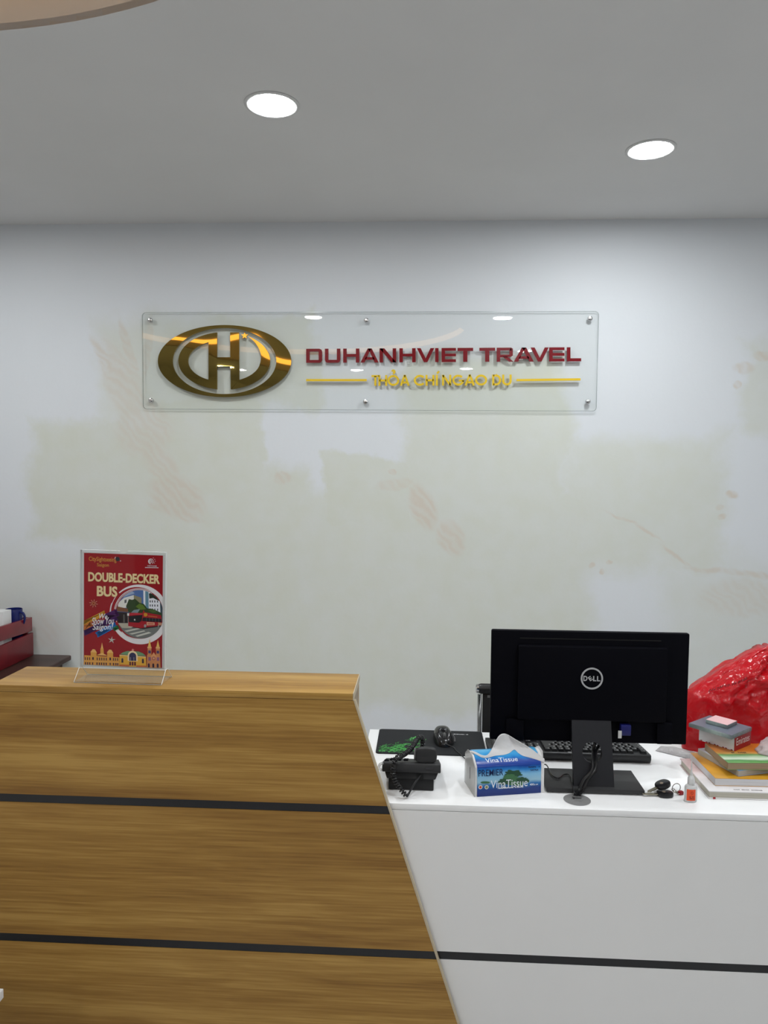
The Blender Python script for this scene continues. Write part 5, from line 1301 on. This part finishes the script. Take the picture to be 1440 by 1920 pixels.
# handwriting in black marker following the film
hwm = MB(); rs = random.Random(11)
def on_bag(u, v):
    d_ = ray(u, v).normalized(); h = rbv.ray_cast(CAM, d_)
    return (h[0] - d_ * .0008) if h[0] else None
base_line = [(1328, 1296), (1345, 1291), (1358, 1287), (1372, 1284), (1382, 1281), (1392, 1277), (1402, 1272)]
for i in range(len(base_line) - 1):
    (u0, v0), (u1, v1) = base_line[i], base_line[i + 1]
    pts = []
    for k in range(9):
        t = k / 8; pts.append(on_bag(u0 + (u1 - u0) * t * .85 + rs.uniform(-.6, .6), v0 + (v1 - v0) * t + 2.8 * math.sin(k * 2.2 + i * 1.7) - .5))
    pts = [p for p in pts if p]
    if len(pts) > 2: hwm.tube(pts, .0006, 5)
for u0, v0 in ((1397, 1286), (1330, 1300)):
    pts = [p for p in (on_bag(u0 + k, v0 - k * .8) for k in range(3)) if p]
    if len(pts) > 1: hwm.tube(pts, .0006, 5)
part('handwriting', hwm, mat('marker_ink', (.03, .006, .012, 1), .5), rbag, label='black handwriting')
# clear bag crumpled beside the books
cp_ = onZ(1470, 1404, ZB[4] + .005)
cb = thing('clear_bag', 'crumpled clear plastic bag lying on the books at the right edge', 'plastic bag', (cp_.x - .005, cp_.y - .02, ZB[4] + .0005))
q_ = MB(); q_._merge(bag_mesh(cp_.x - .003, cp_.y - .012, ZB[4] + .0006, .066, .05, .058, 4.2, .22), None, True)
part('film', q_, plastic_film('clear_film', (.75, .70, .70, 1), (.8, .74, .74, 1), .12, .3, .45), cb, auto=False)
# flat packet behind the keyboard
eA, eB, eC = onZ(1229, 1408, ZD), onZ(1248, 1413, ZD), onZ(1322, 1431, ZD)
ev = thing('plastic_packet', 'flat grey-white plastic packet lying under the red bag behind the books', 'packet', (eB.x, eB.y, ZD))
nu_, nv_ = 22, 16; Pg = []
dirx = (eC - eA).normalized(); diry = Vector((-dirx.y, dirx.x, 0))
for i in range(nu_):
    row = []
    for j in range(nv_):
        a, b = i / (nu_ - 1), j / (nv_ - 1)
        h = .013 * (math.sin(math.pi * a) ** .5) * (math.sin(math.pi * b) ** .5) * (1 + .25 * noise.noise(Vector((a * 5, b * 5, 1))))
        row.append(eA + dirx * (a * .13) + diry * (b * .045) + Vector((0, 0, .0012 + h)))
    Pg.append(row)
part('packet_film', MB().solid_grid(Pg, nu_, nv_, .001), plastic_film('packet_film', (.50, .48, .48, 1), (.6, .55, .55, 1), .2, .2), ev)

# ================================================================ office chair behind the desk
cy_ = 2.375
ch0 = onY(897.5, 1283, cy_); chx0, chx1 = ch0.x, ch0.x + .47; chz = onY(900, 1281.5, cy_).z
chrome = mat('chrome', (.62, .62, .62, 1), .12, metal=1); chb = mat('chair_black_mesh', (.010, .010, .011, 1), .6, bump=.2, bump_scale=1800); chl = mat('chair_black_vinyl', (.012, .012, .013, 1), .35)
chair = thing('office_chair', 'black office chair with a chrome back frame, pushed in behind the monitor', 'chair', ((chx0 + chx1) / 2, cy_, 0))
part('top_roll', MB().lathe([(.0, -.235), (.014, -.235), (.0165, -.228), (.0165, .228), (.014, .235), (0, .235)], 24, T((chx0 + chx1) / 2, cy_, chz - .0165) @ RY(math.pi / 2)), chl, chair)
for s in (0, 1):
    xx = chx0 if s == 0 else chx1
    part('end_cap', MB().lathe([(0, -.006), (.012, -.006), (.0145, -.003), (.0145, .003), (0, .003)], 20, T(xx - .003 + s * .006, cy_, chz - .0165) @ RY(math.pi / 2)), chrome, chair)
    part('back_frame', MB().tube(spline([(xx + (.004 if s == 0 else -.004), cy_ + .004, chz - .034), (xx + (.005 if s == 0 else -.005), cy_ + .006, .62), (xx + (.006 if s == 0 else -.006), cy_ - .004, .50), (xx + (.03 if s == 0 else -.03), cy_ - .08, .435), (xx + (.03 if s == 0 else -.03), cy_ - .36, .435)], 6), .0075, 10), chrome, chair)
part('backrest', MB().box(chx0 + .013, chx1 - .013, cy_ - .004, cy_ + .004, .50, chz - .034, .002), chb, chair)
part('buckle', MB().box(chx0 + .028, chx0 + .046, cy_ - .006, cy_ - .0045, chz - .044, chz - .036, .0005), mat('grey_buckle', (.2, .2, .2, 1), .4), chair)
part('seat', MB().box(chx0 + .02, chx1 - .02, cy_ - .43, cy_ - .02, .446, .485, .012), chl, chair)
ccx, ccy = (chx0 + chx1) / 2, cy_ - .22
part('gas_column', MB().lathe([(.025, .10), (.025, .30), (.018, .30), (.018, .444), (0, .444)], 20, T(ccx, ccy, 0)), chrome, chair)
for i in range(5):
    a = 2 * math.pi * i / 5 + .3
    part('leg', MB().tube([(ccx + .02 * math.cos(a), ccy + .02 * math.sin(a), .12), (ccx + .25 * math.cos(a), ccy + .25 * math.sin(a), .075)], lambda t: .02 - .008 * t, 8), chrome, chair)
    part('caster', MB().lathe([(.0, -.02), (.026, -.02), (.028, 0), (.026, .02), (0, .02)], 18, T(ccx + .25 * math.cos(a), ccy + .25 * math.sin(a), .029) @ RZ(a) @ RX(math.pi / 2)), chl, chair)

# ================================================================ low brown table with the red crate
tz = onZ(132, 1229, 0).z; t_top = onY(131, 1229, YW - .02).z
ttx = onY(132.5, 1230, YW - .03).x
lt = thing('side_table', 'low dark brown table against the wall at the left', 'table', (ttx - .36, 3.35, 0))
brn = wood_mat('dark_brown_laminate', (.030, .012, .009), (.048, .021, .016), (.068, .032, .026), rough=.4, sx=4, sz=18)
part('table_top', MB().prism(rrect(ttx - .75, ttx, 2.75, YW - .012, .018), t_top - .022, t_top, 'XY', .003), brn, lt)
for x in (ttx - .70, ttx - .06):
    for y in (2.80, YW - .06): part('leg', MB().box(x - .02, x + .02, y - .02, y + .02, 0, t_top - .0225, .002), brn, lt)
part('apron', MB().box(ttx - .68, ttx - .08, 2.79, 2.81, t_top - .09, t_top - .0225), brn, lt)
crd = mat('red_painted_board', (.20, .006, .014, 1), .35, noise_amt=.25, noise_scale=12); crd2 = mat('red_board_wrapped', (.24, .016, .026, 1), .18, noise_amt=.2, noise_scale=10)
cX = onZ(66, 1227, t_top).x; cYb = YW - .03
zl1, zl0 = onY(66, 1186, cYb).z, t_top + .0015
zu1, zu0 = onY(63, 1157, cYb).z, onY(63, 1183, cYb).z
cr_ = thing('crate', 'red wooden crate of two boards a side wrapped in clear film, on the brown table', 'crate', (cX - .17, cYb - .3, t_top))
part('side_board', MB().box(cX - .014, cX, cYb - .62, cYb, zl0, zl1, .0015), crd, cr_)
part('side_board', MB().prism([(cYb - .62, zu0 + .028), (cYb, zu0), (cYb, zu1), (cYb - .62, zu1 + .024)], cX - .018, cX - .004, 'YZ', .0015), crd2, cr_)
part('side_board', MB().box(cX - .34, cX - .326, cYb - .62, cYb, zl0, zl1, .0015), crd, cr_)
part('side_board', MB().box(cX - .34, cX - .326, cYb - .62, cYb, zu0, zu1, .0015), crd2, cr_)
for y in (cYb - .016, cYb - .62):
    part('end_board', MB().box(cX - .325, cX - .0185, y, y + .014, zl0, zl1 - .004, .0015), crd, cr_); part('end_board', MB().box(cX - .325, cX - .0185, y, y + .014, zu0, zu1, .0015), crd, cr_)
part('floor_board', MB().box(cX - .325, cX - .0145, cYb - .60, cYb - .018, zl0 + .001, zl0 + .012), crd, cr_)
for x in (cX - .03, cX - .32):
    for y in (cYb - .03, cYb - .6): part('corner_post', MB().box(x - .0, x + .011, y, y + .012, zl0 + .013, zu1 - .03), crd, cr_)
def y_at(u, x):      # depth at which a sight line crosses the plane x
    d_ = ray(u, 1150); return d_.y * x / d_.x
yw_ = y_at(21.5, cX - .032); wx = cX - .032
wb = thing('white_box', 'white cardboard box standing in the red crate', 'box', (wx - .08, yw_ - .04, zl0 + .0125))
part('carton', MB().box(wx - .17, wx, yw_ - .075, yw_, zl0 + .0126, onY(10, 1143, yw_).z, .002), mat('box_white', (.72, .72, .72, 1), .55), wb)
part('lid_flap', MB().box(wx - .169, wx - .001, yw_ - .074, yw_ - .001, onY(10, 1143, yw_).z + .0003, onY(10, 1143, yw_).z + .0015), MATS['box_white'], wb)
my_ = min(cYb - .062, max(y_at(40.5, cX - .026), yw_ + .05)); mr_ = onY(40.5, 1145, my_); mzt = onY(30, 1141.5, my_).z
mug = thing('mug', 'glossy dark blue ceramic mug standing in the red crate', 'mug', (mr_.x - .041, my_, zl0 + .0125))
mh = mzt - zl0 - .0125; blu = mat('blue_glaze', (.010, .016, .115, 1), .12, spec=.5)
part('cup', MB().lathe([(0, .001), (.036, .001), (.0395, .005), (.041, mh * .5), (.041, mh - .002), (.040, mh), (.038, mh - .001), (.0375, .008), (0, .006)], 40), blu, mug, False)
part('handle', MB().tube(spline([(.038, -.012, mh - .014), (.060, -.018, mh - .020), (.068, -.020, mh - .045), (.058, -.018, mh - .072), (.038, -.012, mh - .080)], 8), .006, 10), blu, mug, False)

# ================================================================ white low table, only its corner is in view at the left
wcr = onY(6.7, 1853.5, 1.42)
lw = thing('display_table', 'white low table whose corner shows at the lower left in front of the counter', 'table', (wcr.x - .3, 1.2, 0))
wtm = mat('white_table_laminate', (.78, .78, .78, 1), .4)
part('table_top', MB().box(wcr.x - .6, wcr.x, .95, 1.42, wcr.z - .019, wcr.z, .001), wtm, lw)
for x in (wcr.x - .585, wcr.x - .035):
    part('side_panel', MB().box(x, x + .018, .97, 1.40, 0, wcr.z - .0195), wtm, lw)
part('shelf', MB().box(wcr.x - .566, wcr.x - .036, .97, 1.39, .15, .168), wtm, lw)
